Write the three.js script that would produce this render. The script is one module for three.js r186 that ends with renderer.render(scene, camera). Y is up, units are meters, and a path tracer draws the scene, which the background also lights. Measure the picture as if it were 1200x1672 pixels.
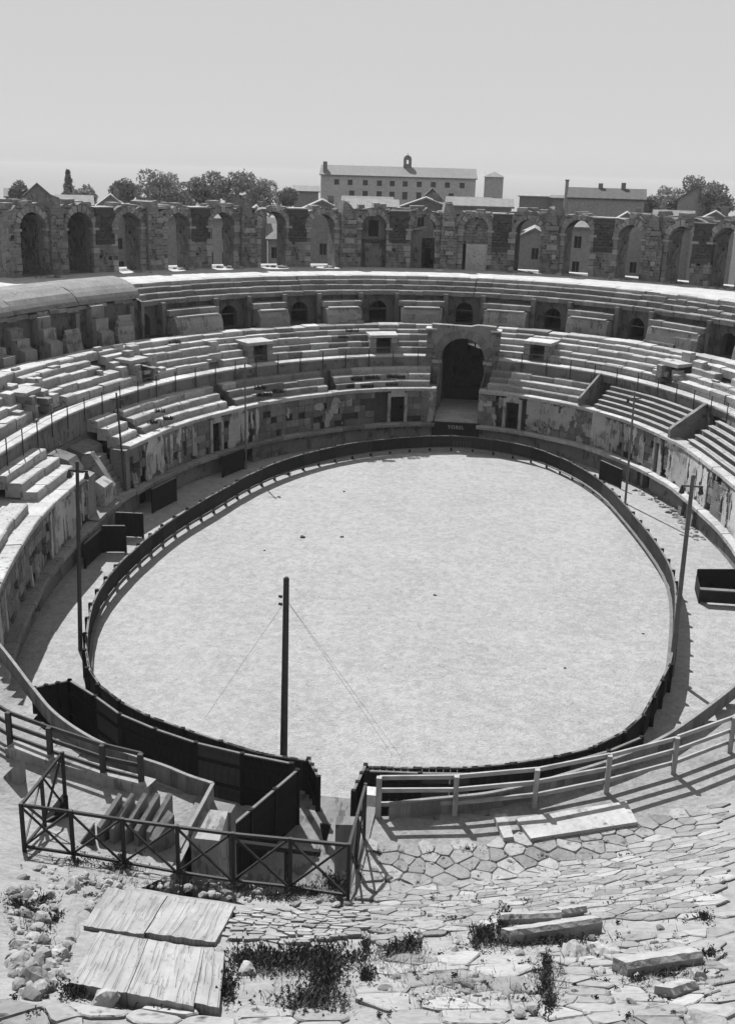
import * as THREE from 'three';
import { mergeGeometries } from 'three/addons/utils/BufferGeometryUtils.js';
import { TextGeometry } from 'three/addons/geometries/TextGeometry.js';
import { FontLoader } from 'three/addons/loaders/FontLoader.js';

// ------------------------------------------------------------------ camera, sky, sun, exposure
const scene = new THREE.Scene();
const LENS = { x: 5.13, y: 22.43, z: 58.63, yaw: 0.12784, pitch: -0.30616, roll: 0.02842, f: 1734.35, w: 1200, h: 1672 };
const camera = new THREE.PerspectiveCamera(2 * Math.atan(LENS.h / 2 / LENS.f) * 180 / Math.PI, LENS.w / LENS.h, 0.5, 3000);
camera.position.set(LENS.x, LENS.y, LENS.z);
camera.rotation.order = 'YXZ';
camera.rotation.set(LENS.pitch, LENS.yaw, LENS.roll);
camera.updateProjectionMatrix(); camera.updateMatrixWorld(true);
scene.add(camera);

const renderer = new THREE.WebGLRenderer({ antialias: true });
renderer.setSize(734, 1024);
renderer.toneMapping = THREE.LinearToneMapping;
renderer.toneMappingExposure = 2.1;
renderer.shadowMap.enabled = true;

const SKY_W = 64, SKY_H = 128, skyData = new Float32Array(SKY_W * SKY_H * 4);
for (let j = 0; j < SKY_H; j++) for (let i = 0; i < SKY_W; i++) {
  const el = (j + 0.5) / SKY_H * Math.PI - Math.PI / 2;          // elevation
  const u = Math.max(0, el) / (Math.PI / 2);
  const v = el < -0.12 ? 0.2 : 0.284 + 0.034 * Math.exp(-u * 10);
  skyData.set([v, v, v, 1], (j * SKY_W + i) * 4);
}
const sky = new THREE.DataTexture(skyData, SKY_W, SKY_H, THREE.RGBAFormat, THREE.FloatType);
sky.mapping = THREE.EquirectangularReflectionMapping;
sky.magFilter = sky.minFilter = THREE.LinearFilter;
sky.needsUpdate = true;
scene.background = sky;
scene.environment = sky;

const sun = new THREE.DirectionalLight(0xffffff, 5);
sun.position.set(-34.3, 70.7, -62);
sun.castShadow = true;
sun.shadow.mapSize.set(4096, 4096);
Object.assign(sun.shadow.camera, { left: -90, right: 90, top: 90, bottom: -90, near: 1, far: 260 });
scene.add(sun, sun.target);
scene.fog = new THREE.FogExp2(0xd0d0d0, 0.00012);

// ------------------------------------------------------------------ small tools
let seed = 7;
const rnd = () => { seed = (seed + 0x6D2B79F5) | 0; let t = Math.imul(seed ^ (seed >>> 15), 1 | seed); t = (t + Math.imul(t ^ (t >>> 7), 61 | t)) ^ t; return ((t ^ (t >>> 14)) >>> 0) / 4294967296; };
const rr = (a, b) => a + (b - a) * rnd();
const pick = (a) => a[Math.floor(rnd() * a.length)];
const D2R = Math.PI / 180;
const clamp = (x, a, b) => Math.min(b, Math.max(a, x));
const mix = (a, b, t) => a + (b - a) * t;
const sstep = (a, b, x) => { const t = clamp((x - a) / (b - a), 0, 1); return t * t * (3 - 2 * t); };
const V3 = (x, y, z) => new THREE.Vector3(x, y, z);
const used = {};
function numbered(n) { used[n] = (used[n] ?? -1) + 1; return used[n] ? `${n}_${String(used[n]).padStart(3, '0')}` : n; }
function tag(o, label, category, group, kind) { o.userData.label = label; if (category) o.userData.category = category; if (group) o.userData.group = group; if (kind) o.userData.kind = kind; return o; }
function thing(name, label, category, group, p = [0, 0, 0], turn = 0) {
  const o = new THREE.Group(); o.name = numbered(name); o.position.set(...p); o.rotation.y = turn; scene.add(o);
  return tag(o, label, category, group);
}
function add(parent, name, geo, m) {
  const o = new THREE.Mesh(geo, m); o.name = parent === scene ? numbered(name) : name; o.castShadow = o.receiveShadow = true; parent.add(o); return o;
}
function struct(name, geo, m, label) { const o = add(scene, name, geo, m); o.userData.kind = 'structure'; if (label) o.userData.label = label; return o; }

// point where the view through a pixel of the 1200 x 1672 plate meets the level h, or lies d metres away over the ground
function ray(px, py) { return V3((px - LENS.w / 2) / LENS.f, -(py - LENS.h / 2) / LENS.f, -1).applyQuaternion(camera.quaternion); }
function G(px, py, h) { const d = ray(px, py), t = (h - LENS.y) / d.y; return V3(LENS.x + t * d.x, h, LENS.z + t * d.z); }
function at(px, py, dist) { const d = ray(px, py), t = dist / Math.hypot(d.x, d.z); return V3(LENS.x + t * d.x, LENS.y + t * d.y, LENS.z + t * d.z); }
function heightAt(px, py, base) { const d = ray(px, py); return LENS.y + d.y * Math.hypot(base.x - LENS.x, base.z - LENS.z) / Math.hypot(d.x, d.z); }

const toPx = (P) => { const v = P.clone().project(camera); return [(v.x + 1) / 2 * LENS.w, (1 - v.y) / 2 * LENS.h]; };
// the rings of the amphitheatre: p degrees from the far end, t metres behind the podium, h up
const A0 = 34.55, B0 = 19.8;
const DELTA = [[-200, -0.3], [-140, -0.5], [-115, -0.6], [-95, -0.2], [-77, 0.42], [-62, 0.5], [-50, 0.25], [-28, -0.4], [-9, -0.3], [8, 0.1], [22, 0.4], [34, 0.9], [45, 1.05], [57, 0.9], [72, 0.35], [100, 0], [200, -0.3]];
function delta(p) { for (let i = 1; i < DELTA.length; i++) if (p <= DELTA[i][0]) { const [a, u] = DELTA[i - 1], [b, v] = DELTA[i]; return mix(u, v, sstep(a, b, p)); } return 0; }
function R(p, t, h) { const q = t + delta(p) * (1 - sstep(9, 12, t)), a = p * D2R; return V3((B0 + q) * Math.sin(a), h, -(A0 + q) * Math.cos(a)); }
function ringT(x, z) { let lo = -19, hi = 90; for (let i = 0; i < 40; i++) { const m = (lo + hi) / 2; if ((x / (B0 + m)) ** 2 + (z / (A0 + m)) ** 2 > 1) lo = m; else hi = m; } return lo; }
function phiOf(P) { const t = ringT(P.x, P.z); return Math.atan2(P.x / (B0 + t), -P.z / (A0 + t)) / D2R; }
const phiAt = (px, py, h) => phiOf(G(px, py, h));
function degPerM(p, t) { const a = R(p - 0.5, t, 0), b = R(p + 0.5, t, 0); return 1 / a.distanceTo(b); }

// ------------------------------------------------------------------ geometry: everything is flat-shaded quads and polygons with uv in metres
class Geo {
  constructor() { this.p = []; this.u = []; this.ou = rnd() * 7; this.ov = rnd() * 7; }
  tri(a, b, c, ua, ub, uc) { this.p.push(a.x, a.y, a.z, b.x, b.y, b.z, c.x, c.y, c.z); for (const w of [ua, ub, uc]) this.u.push(w[0] + this.ou, w[1] + this.ov); }
  quad(a, b, c, d) {                                           // counter-clockwise seen from outside
    const w = (a.distanceTo(b) + d.distanceTo(c)) / 2, h = (a.distanceTo(d) + b.distanceTo(c)) / 2;
    this.tri(a, b, c, [0, 0], [w, 0], [w, h]); this.tri(a, c, d, [0, 0], [w, h], [0, h]);
  }
  quadUV(a, b, c, d, ua, ub, uc, ud) { this.tri(a, b, c, ua, ub, uc); this.tri(a, c, d, ua, uc, ud); }
  fan(pts) {                                                   // convex polygon
    const o = pts[0], e1 = pts[1].clone().sub(o).normalize(), n = e1.clone().cross(pts[2].clone().sub(o)).normalize(), e2 = n.clone().cross(e1);
    const uv = pts.map((q) => { const d = q.clone().sub(o); return [d.dot(e1), d.dot(e2)]; });
    for (let i = 1; i + 1 < pts.length; i++) this.tri(pts[0], pts[i], pts[i + 1], uv[0], uv[i], uv[i + 1]);
  }
  hexa(b, t) {                                                 // four base points (counter-clockwise from above), four top points
    for (let i = 0; i < 4; i++) { const j = (i + 1) % 4; this.quad(b[i], b[j], t[j], t[i]); }
    this.quad(t[0], t[1], t[2], t[3]); this.quad(b[3], b[2], b[1], b[0]);
    return this;
  }
  box(x0, x1, y0, y1, z0, z1) {
    return this.hexa([V3(x0, y0, z1), V3(x1, y0, z1), V3(x1, y0, z0), V3(x0, y0, z0)], [V3(x0, y1, z1), V3(x1, y1, z1), V3(x1, y1, z0), V3(x0, y1, z0)]);
  }
  beam(a, b, w, h, up = V3(0, 1, 0)) {                         // square timber from a to b
    const d = b.clone().sub(a).normalize(); let s = d.clone().cross(up); if (s.length() < 0.05) s = d.clone().cross(V3(1, 0, 0)); s.normalize();
    const n = s.clone().cross(d).normalize();
    const c = (q, i, j) => q.clone().addScaledVector(s, i * w / 2).addScaledVector(n, j * h / 2);
    return this.hexa([c(a, -1, -1), c(a, 1, -1), c(a, 1, 1), c(a, -1, 1)].reverse(), [c(b, -1, -1), c(b, 1, -1), c(b, 1, 1), c(b, -1, 1)].reverse());
  }
  prismAlong(sections, open = false) {                         // list of closed outlines (same count), counter-clockwise seen along the run; capped
    const n = sections[0].length; let s = 0; const run = [0]; for (let i = 1; i < sections.length; i++) { s += sections[i][0].distanceTo(sections[i - 1][0]); run.push(s); }
    for (let k = 0; k < n; k++) {
      const k2 = (k + 1) % n; let v0 = 0; for (let q = 0; q < k; q++) v0 += sections[0][q].distanceTo(sections[0][q + 1]);
      const v1 = v0 + sections[0][k].distanceTo(sections[0][k2]);
      for (let i = 0; i + 1 < sections.length; i++) this.quadUV(sections[i][k], sections[i + 1][k], sections[i + 1][k2], sections[i][k2], [run[i], v0], [run[i + 1], v0], [run[i + 1], v1], [run[i], v1]);
    }
    if (!open) for (const [sec, flip] of [[sections[0], false], [sections[sections.length - 1], true]]) this.cap(sec, flip);
    return this;
  }
  cap(sec, flip) {
    const o = sec[0]; let e1 = null, nrm = V3(0, 0, 0);
    for (let i = 0; i < sec.length; i++) { const a = sec[i].clone().sub(o), b = sec[(i + 1) % sec.length].clone().sub(o); nrm.add(a.cross(b)); }
    nrm.normalize(); e1 = sec[1].clone().sub(o).normalize(); const e2 = nrm.clone().cross(e1);
    const uv = sec.map((q) => { const d = q.clone().sub(o); return new THREE.Vector2(d.dot(e1), d.dot(e2)); });
    for (const [a, b, c] of THREE.ShapeUtils.triangulateShape(uv, [])) {
      const t = flip ? [a, c, b] : [a, b, c]; this.tri(sec[t[0]], sec[t[1]], sec[t[2]], uv[t[0]].toArray(), uv[t[1]].toArray(), uv[t[2]].toArray());
    }
  }
  get done() {
    const g = new THREE.BufferGeometry();
    g.setAttribute('position', new THREE.Float32BufferAttribute(this.p, 3)); g.setAttribute('uv', new THREE.Float32BufferAttribute(this.u, 2)); g.computeVertexNormals(); return g;
  }
}
// solid of a (t, h) outline swept from p0 to p1 degrees round the ring
function ringSolid(prof, p0, p1, g = new Geo(), jit = 0) {
  let area = 0; prof.forEach(([a, b], i) => { const [c, d] = prof[(i + 1) % prof.length]; area += a * d - b * c; });
  if (area > 0) prof = prof.slice().reverse();
  const n = Math.max(1, Math.ceil(Math.abs(p1 - p0) / 2.2)), js = prof.map(() => [rr(-jit, jit), rr(-jit, jit)]), S = [];
  for (let i = 0; i <= n; i++) { const p = mix(p0, p1, i / n); S.push(prof.map(([t, h], k) => R(p, t + js[k][0], h + js[k][1]))); }
  return g.prismAlong(S);
}
// a seat or coping stone with a worn front edge
function slabProfile(t0, t1, h0, h1, w = 0.05) { return [[t0, h0], [t1, h0], [t1, h1], [t0 + w, h1], [t0, h1 - w * 0.8]]; }
// offset outline [[side, h], ...] swept along a path on the ground (side > 0 is to the right of the run)
function sweep(path, prof, g = new Geo(), base = null) {
  let area = 0; prof.forEach(([a, b], i) => { const [c, d] = prof[(i + 1) % prof.length]; area += a * d - b * c; });
  if (area < 0) prof = prof.slice().reverse();
  const S = path.map((q, i) => {
    const a = path[Math.max(0, i - 1)], b = path[Math.min(path.length - 1, i + 1)], d = V3(b.x - a.x, 0, b.z - a.z).normalize(), r = V3(-d.z, 0, d.x);
    return prof.map(([s, h]) => V3(q.x + r.x * s, (base ? base(q) : q.y) + h, q.z + r.z * s));
  });
  return g.prismAlong(S);
}
function resample(pts, step) {
  const c = new THREE.CatmullRomCurve3(pts, false, 'centripetal'), n = Math.max(2, Math.round(c.getLength() / step));
  return c.getSpacedPoints(n);
}
function cyl(a, b, r0, r1, n = 10) {
  const d = b.clone().sub(a), L = d.length(), g = new THREE.CylinderGeometry(r1, r0, L, n, 1).toNonIndexed();
  const uv = g.attributes.uv; for (let i = 0; i < uv.count; i++) uv.setXY(i, uv.getX(i) * 6.3 * r0, uv.getY(i) * L);
  g.applyQuaternion(new THREE.Quaternion().setFromUnitVectors(V3(0, 1, 0), d.normalize())); g.translate((a.x + b.x) / 2, (a.y + b.y) / 2, (a.z + b.z) / 2); return g;
}
const merge = (l) => mergeGeometries(l.map((g) => { const k = g.index ? g.toNonIndexed() : g; for (const n of Object.keys(k.attributes)) if (!['position', 'normal', 'uv'].includes(n)) k.deleteAttribute(n); return k; }));

// ------------------------------------------------------------------ materials (the plate is grey: so are they)
function noiseGrid(n, s) { const old = seed; seed = s; const a = new Float32Array(n * n); for (let i = 0; i < n * n; i++) a[i] = rnd(); seed = old; return a; }
const grids = {};
function vnoise(u, v, n, s) {                                    // tileable on [0,1)
  const k = n * 1000 + s, g = grids[k] ?? (grids[k] = noiseGrid(n, s)); const x = u * n, y = v * n, i = Math.floor(x), j = Math.floor(y); let a = x - i, b = y - j; a = a * a * (3 - 2 * a); b = b * b * (3 - 2 * b);
  const I = ((i % n) + n) % n, J = ((j % n) + n) % n, I2 = (I + 1) % n, J2 = (J + 1) % n;
  return mix(mix(g[J * n + I], g[J * n + I2], a), mix(g[J2 * n + I], g[J2 * n + I2], a), b);
}
function fbm(u, v, n, o, s) { let r = 0, w = 0.5, t = 0; for (let k = 0; k < o; k++) { r += w * vnoise(u, v, n << k, s + k); t += w; w *= 0.55; } return r / t; }
const toS = (x) => { x = clamp(x, 0, 1); return x <= 0.0031308 ? 12.92 * x : 1.055 * x ** (1 / 2.4) - 0.055; };
function tex(size, metres, f) {
  const d = new Uint8Array(size * size * 4), b = new Uint8Array(size * size * 4);
  for (let j = 0; j < size; j++) for (let i = 0; i < size; i++) {
    const [c, h] = f((i + 0.5) / size, (j + 0.5) / size), k = (j * size + i) * 4, q = Math.round(255 * toS(c)), e = Math.round(255 * clamp(h, 0, 1)); d.set([q, q, q, 255], k); b.set([e, e, e, 255], k);
  }
  const mk = (a, cs) => { const t = new THREE.DataTexture(a, size, size); t.wrapS = t.wrapT = THREE.RepeatWrapping; t.magFilter = THREE.LinearFilter; t.minFilter = THREE.LinearMipmapLinearFilter; t.generateMipmaps = true; t.colorSpace = cs; t.repeat.set(1 / metres, 1 / metres); t.needsUpdate = true; return t; };
  return [mk(d, THREE.SRGBColorSpace), mk(b, THREE.NoColorSpace)];
}
const T = {
  sand: tex(2048, 42, (u, v) => { const a = fbm(u, v * 0.5, 12, 5, 11) * 0.6 + fbm(u * 0.25, v, 40, 4, 17) * 0.4, b = fbm(u, v, 150, 3, 31), c = vnoise(u, v, 700, 51), s = vnoise(u, v, 330, 71); const spot = s > 0.93 ? -0.22 : 0; return [0.83 + (a - 0.5) * 0.24 + (b - 0.5) * 0.36 + (c - 0.5) * 0.24 + spot * b * 1.8, 0.5 + (c - 0.5) * 0.6 + (b - 0.5) * 0.4]; }),
  stone: tex(1024, 5, (u, v) => { const a = fbm(u, v, 6, 5, 101), b = fbm(u, v, 60, 3, 131), s = fbm(u, v, 24, 3, 151); const pit = s > 0.66 ? -0.9 * (s - 0.66) * 4 : 0; return [0.8 + (a - 0.5) * 0.42 + (b - 0.5) * 0.3 + pit * 0.6, 0.6 + (a - 0.5) * 0.3 + (b - 0.5) * 0.5 + pit]; }),
  stain: tex(1024, 7, (u, v) => { const a = fbm(u, v, 5, 5, 201), st = fbm(u * 1, v * 0.125, 64, 4, 231), b = fbm(u, v, 48, 3, 251), m = fbm(u, v, 9, 4, 271); const dark = sstep(0.56, 0.66, m * 0.6 + st * 0.45); return [0.85 + (a - 0.5) * 0.36 + (st - 0.5) * 0.3 + (b - 0.5) * 0.2 - dark * 0.42, 0.5 + (b - 0.5) * 0.6 - dark * 0.25]; }),
  masonry: tex(1024, 6, (u, v) => {                             // courses too small to pick apart
    const y = v * 20, r = Math.floor(y), x = u * 12 + (r % 2) * 0.5 + vnoise(0.5, (r + 0.5) / 20, 20, 305), c = Math.floor(x), fx = x - c, fy = y - r;
    const tone = noiseHash(((c % 12) + 12) % 12, r), j = Math.min(Math.min(fx, 1 - fx) * 0.5, Math.min(fy, 1 - fy) * 0.3) * 20, b = fbm(u, v, 64, 3, 311), a = fbm(u, v, 5, 4, 331), pit = fbm(u, v, 20, 2, 351);
    const joint = 1 - sstep(0.12, 0.45, j + (b - 0.5) * 0.5); return [0.78 + (tone - 0.5) * 0.34 + (a - 0.5) * 0.4 + (b - 0.5) * 0.25 - joint * 0.16 - (pit > 0.7 ? 0.35 : 0), 0.7 - joint * 0.5 + (b - 0.5) * 0.3 + (tone - 0.5) * 0.3];
  }),
  wood: tex(512, 2.4, (u, v) => { const g = fbm(u, v * 0.0625, 128, 2, 401), a = fbm(u, v, 6, 4, 431), k = fbm(u, v * 0.25, 40, 3, 451); return [0.76 + (g - 0.5) * 0.34 + (a - 0.5) * 0.4 + (k - 0.5) * 0.24, 0.5 + (g - 0.5) * 0.8]; }),
  rubble: tex(1024, 6, (u, v) => { const a = fbm(u, v, 7, 5, 501), b = fbm(u, v, 50, 4, 531), c = vnoise(u, v, 300, 551); return [0.8 + (a - 0.5) * 0.5 + (b - 0.5) * 0.4 + (c - 0.5) * 0.14, 0.5 + (a - 0.5) * 0.5 + (b - 0.5) * 0.6]; }),
  flute: tex(1024, 4, (u, v) => { const g = fbm(u, v * 0.0625, 64, 3, 601), a = fbm(u, v, 8, 4, 631), w = fbm(u, v * 0.125, 12, 2, 651); const l = sstep(0.52, 0.66, g * 0.7 + w * 0.3), pt = fbm(u, v, 30, 3, 671) > 0.74 ? 0.16 : 0; return [0.84 + (a - 0.5) * 0.4 - l * 0.1 - pt, 0.8 - l * 0.5 - pt + (a - 0.5) * 0.4]; }),
};
function noiseHash(a, b) { let h = Math.imul(a * 374761 + b * 668265 + 1013, 0x27d4eb2d); h ^= h >>> 15; h = Math.imul(h, 0x85ebca6b); return ((h ^ (h >>> 13)) >>> 0) / 4294967296; }
function mat(v, t, bump = 0.03, rough = 0.95) {
  const m = new THREE.MeshPhysicalMaterial({ roughness: rough, metalness: 0, specularIntensity: 0.2 }); const k = (t ? v / 0.8 : v) * 0.79; m.color.setRGB(k, k, k);
  if (t) { m.map = T[t][0]; if (bump) { m.bumpMap = T[t][1]; m.bumpScale = bump; } } m.side = THREE.DoubleSide; return m;
}
const set = (vs, t, b) => vs.map((v) => mat(v, t, b));
const M = {
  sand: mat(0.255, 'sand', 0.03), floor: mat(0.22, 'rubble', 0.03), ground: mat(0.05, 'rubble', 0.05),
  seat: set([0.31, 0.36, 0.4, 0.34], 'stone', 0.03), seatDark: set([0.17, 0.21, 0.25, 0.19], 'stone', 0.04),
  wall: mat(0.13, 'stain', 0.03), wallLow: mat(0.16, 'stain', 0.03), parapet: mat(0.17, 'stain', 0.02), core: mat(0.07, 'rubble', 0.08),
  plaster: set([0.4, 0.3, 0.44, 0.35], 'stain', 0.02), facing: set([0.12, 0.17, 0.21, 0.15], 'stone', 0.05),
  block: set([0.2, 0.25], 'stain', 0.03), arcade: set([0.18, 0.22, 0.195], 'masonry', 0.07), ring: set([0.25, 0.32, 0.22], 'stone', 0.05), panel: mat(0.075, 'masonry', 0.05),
  vault: mat(0.19, 'stone', 0.02), terrace: mat(0.37, 'rubble', 0.04), bank: mat(0.16, 'rubble', 0.05),
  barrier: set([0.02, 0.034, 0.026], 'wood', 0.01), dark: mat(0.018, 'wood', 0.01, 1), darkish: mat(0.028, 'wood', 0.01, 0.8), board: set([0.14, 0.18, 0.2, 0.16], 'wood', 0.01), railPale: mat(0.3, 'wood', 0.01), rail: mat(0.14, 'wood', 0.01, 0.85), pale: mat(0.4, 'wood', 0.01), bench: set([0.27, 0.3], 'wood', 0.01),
  iron: mat(0.035, null, 0, 0.6), pole: mat(0.06, 'wood', 0.01), poleGrey: mat(0.14, 'wood', 0.01), letter: mat(0.3), slope: mat(0.2, 'rubble', 0.06), earth: mat(0.19, 'rubble', 0.04),
  smooth: mat(0.33, 'stone', 0.006), flag: set([0.19, 0.225, 0.255, 0.16, 0.21], 'stone', 0.03), cobble: set([0.21, 0.25, 0.18], 'stone', 0.04), flute: set([0.22, 0.24], 'flute', 0.03), rock: set([0.21, 0.14, 0.26], 'rubble', 0.08),
  house: set([0.2, 0.26, 0.32, 0.23], 'sand', 0), roof: set([0.2, 0.26, 0.16], 'wood', 0.03), pane: mat(0.03, null, 0, 0.2), hill: mat(0.1, 'rubble', 0.1),
  leaf: set([0.3, 0.34, 0.4], null), trunk: mat(0.06, 'wood', 0.02), weed: set([0.05, 0.14], null), lamp: mat(0.05, null, 0, 0.4),
};
for (const l of [...M.leaf, ...M.weed]) { l.roughness = 0.9; }

// ------------------------------------------------------------------ ground and arena floor
{
  const ts = [-19.7, 0.5, 26, 36, 60, 110, 170, 240, 340, 520, 900, 1500], hs = [-0.1, -0.1, -0.1, 3, 3, 4, 6, 8, 6, -25, -60, -70], g = new Geo(); g.ou = g.ov = 0;
  const P = (p, i) => { const a = p * D2R; return V3((B0 + ts[i]) * Math.sin(a), hs[i], -(A0 + ts[i]) * Math.cos(a)); };
  for (let i = 0; i + 1 < ts.length; i++) for (let p = 0; p < 360; p += 5) { const q = [P(p, i), P(p, i + 1), P(p + 5, i + 1), P(p + 5, i)].reverse(); g.quadUV(...q, ...q.map((c) => [c.x, c.z])); }
  struct('ground', g.done, M.ground, 'open ground around and beyond the amphitheatre');
  const s = new Geo(); s.ou = 0; s.ov = 0;
  for (let p = 0; p < 360; p += 4) { const q = [V3(0, 0, 0), R(p + 4, 0.9, 0), R(p, 0.9, 0)].map((c) => c.setY(0)); s.tri(...q, ...q.map((c) => [c.x + 21, c.z + 3])); }
  struct('arena_sand', s.done, M.sand, 'pale raked sand covering the arena floor');
}

// ------------------------------------------------------------------ the cavea: earth and vaults under the seats
const HS = { pod: 4.72, low: [5.18, 5.65, 6.1], wallTop: 7.05, up: [7.57, 8.01, 8.5, 8.87, 9.2], top: [11.94, 12.38, 12.79, 13.12] };
const PORTAL = 2.55;
function sheet(prof, p0, p1) { const g = new Geo(); for (let i = 0; i + 1 < prof.length; i++) for (let p = p0; p < p1; p += 3) { const [a, b] = [prof[i], prof[i + 1]], q = Math.min(p + 3, p1); g.quad(R(p, a[0], a[1]), R(q, a[0], a[1]), R(q, b[0], b[1]), R(p, b[0], b[1])); } return g; }
{
  const prof = [[4.3, -0.05], [4.3, 6.4], [9.2, 8.75], [20.8, 8.95], [20.8, 12.6], [15.2, 12.85]];
  const l = [sheet(prof, -142, PORTAL - 4.6).done, sheet(prof, PORTAL + 4.6, 106).done, sheet([[20.8, 9.6], [20.8, 12.6], [15.2, 12.85]], PORTAL - 4.6, PORTAL + 4.6).done];
  struct('seating_bank', merge(l), M.bank, 'packed earth and masonry bank under the stone seats');
  const g = [sheet([[14.4, 13.1], [26.2, 12.95], [31, 12.9], [31, 3]], -142, PORTAL - 3).done, sheet([[14.4, 13.1], [26.2, 12.95], [31, 12.9]], PORTAL - 3, PORTAL + 3).done, sheet([[14.4, 13.1], [26.2, 12.95], [31, 12.9], [31, 3]], PORTAL + 3, 106).done];
  struct('upper_terrace', merge(g), M.terrace, 'sunlit upper walkway in front of the arcade');
}

// ------------------------------------------------------------------ seats
function seatRow(parent, name, prof, p0, p1, len, mats, jit = 0.015, skip = 0) {
  let p = p0; while (p < p1 - 0.02) {
    const w = len * rr(0.75, 1.3) * degPerM(p, prof[0][0]); let q = p + w; if (p1 - q < w * 0.45) q = p1;
    if (rnd() >= skip) { const dt = rr(-jit, jit) * 1.5, dh = rr(-jit, jit); add(parent, name, ringSolid(prof.map(([t, h]) => [t + dt, h + dh]), p, q - rr(0.01, 0.05) * degPerM(p, prof[0][0]), new Geo(), jit * 0.7).done, pick(mats)); }
    p = q;
  }
}
const LOWER = [
  [-131, -101.5, 'one', 'single long seat row on the podium at the left picture edge'], [-98.2, -88.6, 'stone', 'short cluster of broad seat steps left of the collapsed stair'], [-76.6, -72.4, 'stone', 'narrow block of four seat steps right of the collapsed stair'],
  [-71.2, -52.6, 'stone', 'lower seat block above the plaster strips on the left side'], [-50.7, -29.8, 'stone', 'lower seat block with weeds on its rows, left of the long masonry podium'],
  [-27.6, -4.6, 'stone', 'lower seat block directly left of the great archway'], [9.6, 32.8, 'stone', 'lower seat block directly right of the great archway'],
  [35.6, 56.2, 'wood', 'lower slatted bench block between the two sloped wing walls'], [59.6, 100, 'wood', 'lower slatted bench block at the right edge beyond the last wing wall'],
];
for (const [p0, p1, kind, label] of LOWER) {
  const t = thing('lower_seating', label, 'seating', 'lower seat blocks');
  if (kind !== 'wood') {
    HS.low.slice(0, kind === 'one' ? 1 : 3).forEach((h, i) => { const t0 = 0.82 + i * 0.84, h0 = (i ? HS.low[i - 1] : HS.pod) - 0.35; seatRow(t, 'seat_block', slabProfile(t0, t0 + 0.95, h0, h, 0.07), p0, p1, 1.9, p0 < -70 ? M.seat : M.seat.concat(M.seatDark), 0.03); });
  } else {
    for (let i = 0; i < 5; i++) {
      const t0 = 0.5 + i * 0.56, h = 5.05 + i * 0.3; add(t, 'bench_riser', ringSolid([[t0 + 0.12, 4.5], [t0 + 0.6, 4.5], [t0 + 0.6, h - 0.06], [t0 + 0.12, h - 0.06]], p0, p1).done, M.seatDark[3]);
      let p = p0; while (p < p1) { const q = Math.min(p1, p + 2.6 * degPerM(p, 1)); for (let k = 0; k < 2; k++) add(t, 'seat_board', ringSolid([[t0 + k * 0.24, h - 0.05], [t0 + k * 0.24 + 0.2, h - 0.05], [t0 + k * 0.24 + 0.2, h], [t0 + k * 0.24, h]].map(([a, b]) => [a, b + rr(-0.01, 0.01)]), p, q - 0.05).done, pick(M.bench)); p = q; }
    }
  }
}
add(scene.children.find((o) => o.name === 'lower_seating'), 'deck', ringSolid([[0.85, 4.2], [3.36, 4.2], [3.36, 4.8], [0.85, 4.7]], -131, -97).done, M.seat[3]);
// dark stair slots between the lower blocks, and their sloped wing walls
for (const [p0, p1, l] of [[-72.4, -71.2, 'narrow stair slot beside the second pole on the left'], [-52.6, -50.7, 'stair opening cut through the left lower seats'], [-29.8, -27.6, 'tall dark stair opening left of the archway seats'], [-4.6, -2.9, 'small dark opening at the left foot of the archway'], [8.0, 9.6, 'small dark opening at the right foot of the archway'], [32.8, 35.6, 'stair opening behind the first sloped wing wall on the right'], [56.2, 59.6, 'stair opening behind the second sloped wing wall on the right']]) {
  const t = thing('stair_opening', l, 'stair opening', 'stair openings of the lower seats');
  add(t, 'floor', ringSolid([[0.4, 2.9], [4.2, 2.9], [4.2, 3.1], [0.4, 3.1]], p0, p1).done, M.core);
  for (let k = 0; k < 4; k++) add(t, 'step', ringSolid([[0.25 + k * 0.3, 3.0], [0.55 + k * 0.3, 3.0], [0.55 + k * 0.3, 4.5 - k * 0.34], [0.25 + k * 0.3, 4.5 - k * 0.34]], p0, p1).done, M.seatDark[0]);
  for (const s of [p0 - 0.12, p1]) add(t, 'side_wall', ringSolid([[0.45, 3], [4.1, 3], [4.1, 6.0], [3.2, 6.0], [0.45, 4.7]], s, s + 0.12).done, M.wallLow);
  if (p0 > 30) add(t, 'wing_wall', ringSolid([[-0.02, 4.3], [-0.02, 5.35], [0.15, 5.5], [3.25, 7.1], [3.25, 4.3]], p0 - 0.3 - (p0 > 50 ? 0.2 : 0), p0 + 0.15).done, M.parapet);
}
// parapet behind the lower seats
for (const [p0, p1, l] of [[-136, -3.6, 'long concrete parapet wall behind the lower seats on the left'], [8.7, 104, 'concrete parapet wall behind the lower seats on the right']]) {
  const t = thing('parapet_wall', l, 'wall');
  let p = p0; while (p < p1) { const q = Math.min(p1, p + 2.4 * degPerM(p, 3.4)), gap = [[-52.6, -50.7], [-29.8, -27.6], [-4.6, -2.9], [8, 9.6], [32.8, 35.6], [56.2, 59.6]].some(([a, b]) => (p + q) / 2 > a - 0.6 && (p + q) / 2 < b + 0.6);
    add(t, 'wall_panel', ringSolid([[3.36, gap ? 6.35 : 4.6], [3.75, gap ? 6.35 : 4.6], [3.75, 6.98], [3.36, 6.98]], p, q - 0.06).done, M.parapet);
    add(t, 'coping', ringSolid(slabProfile(3.26, 4.35, 6.9, HS.wallTop + rr(-0.01, 0.01), 0.04), p, q - 0.03).done, pick(M.seat)); p = q; }
}
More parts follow.
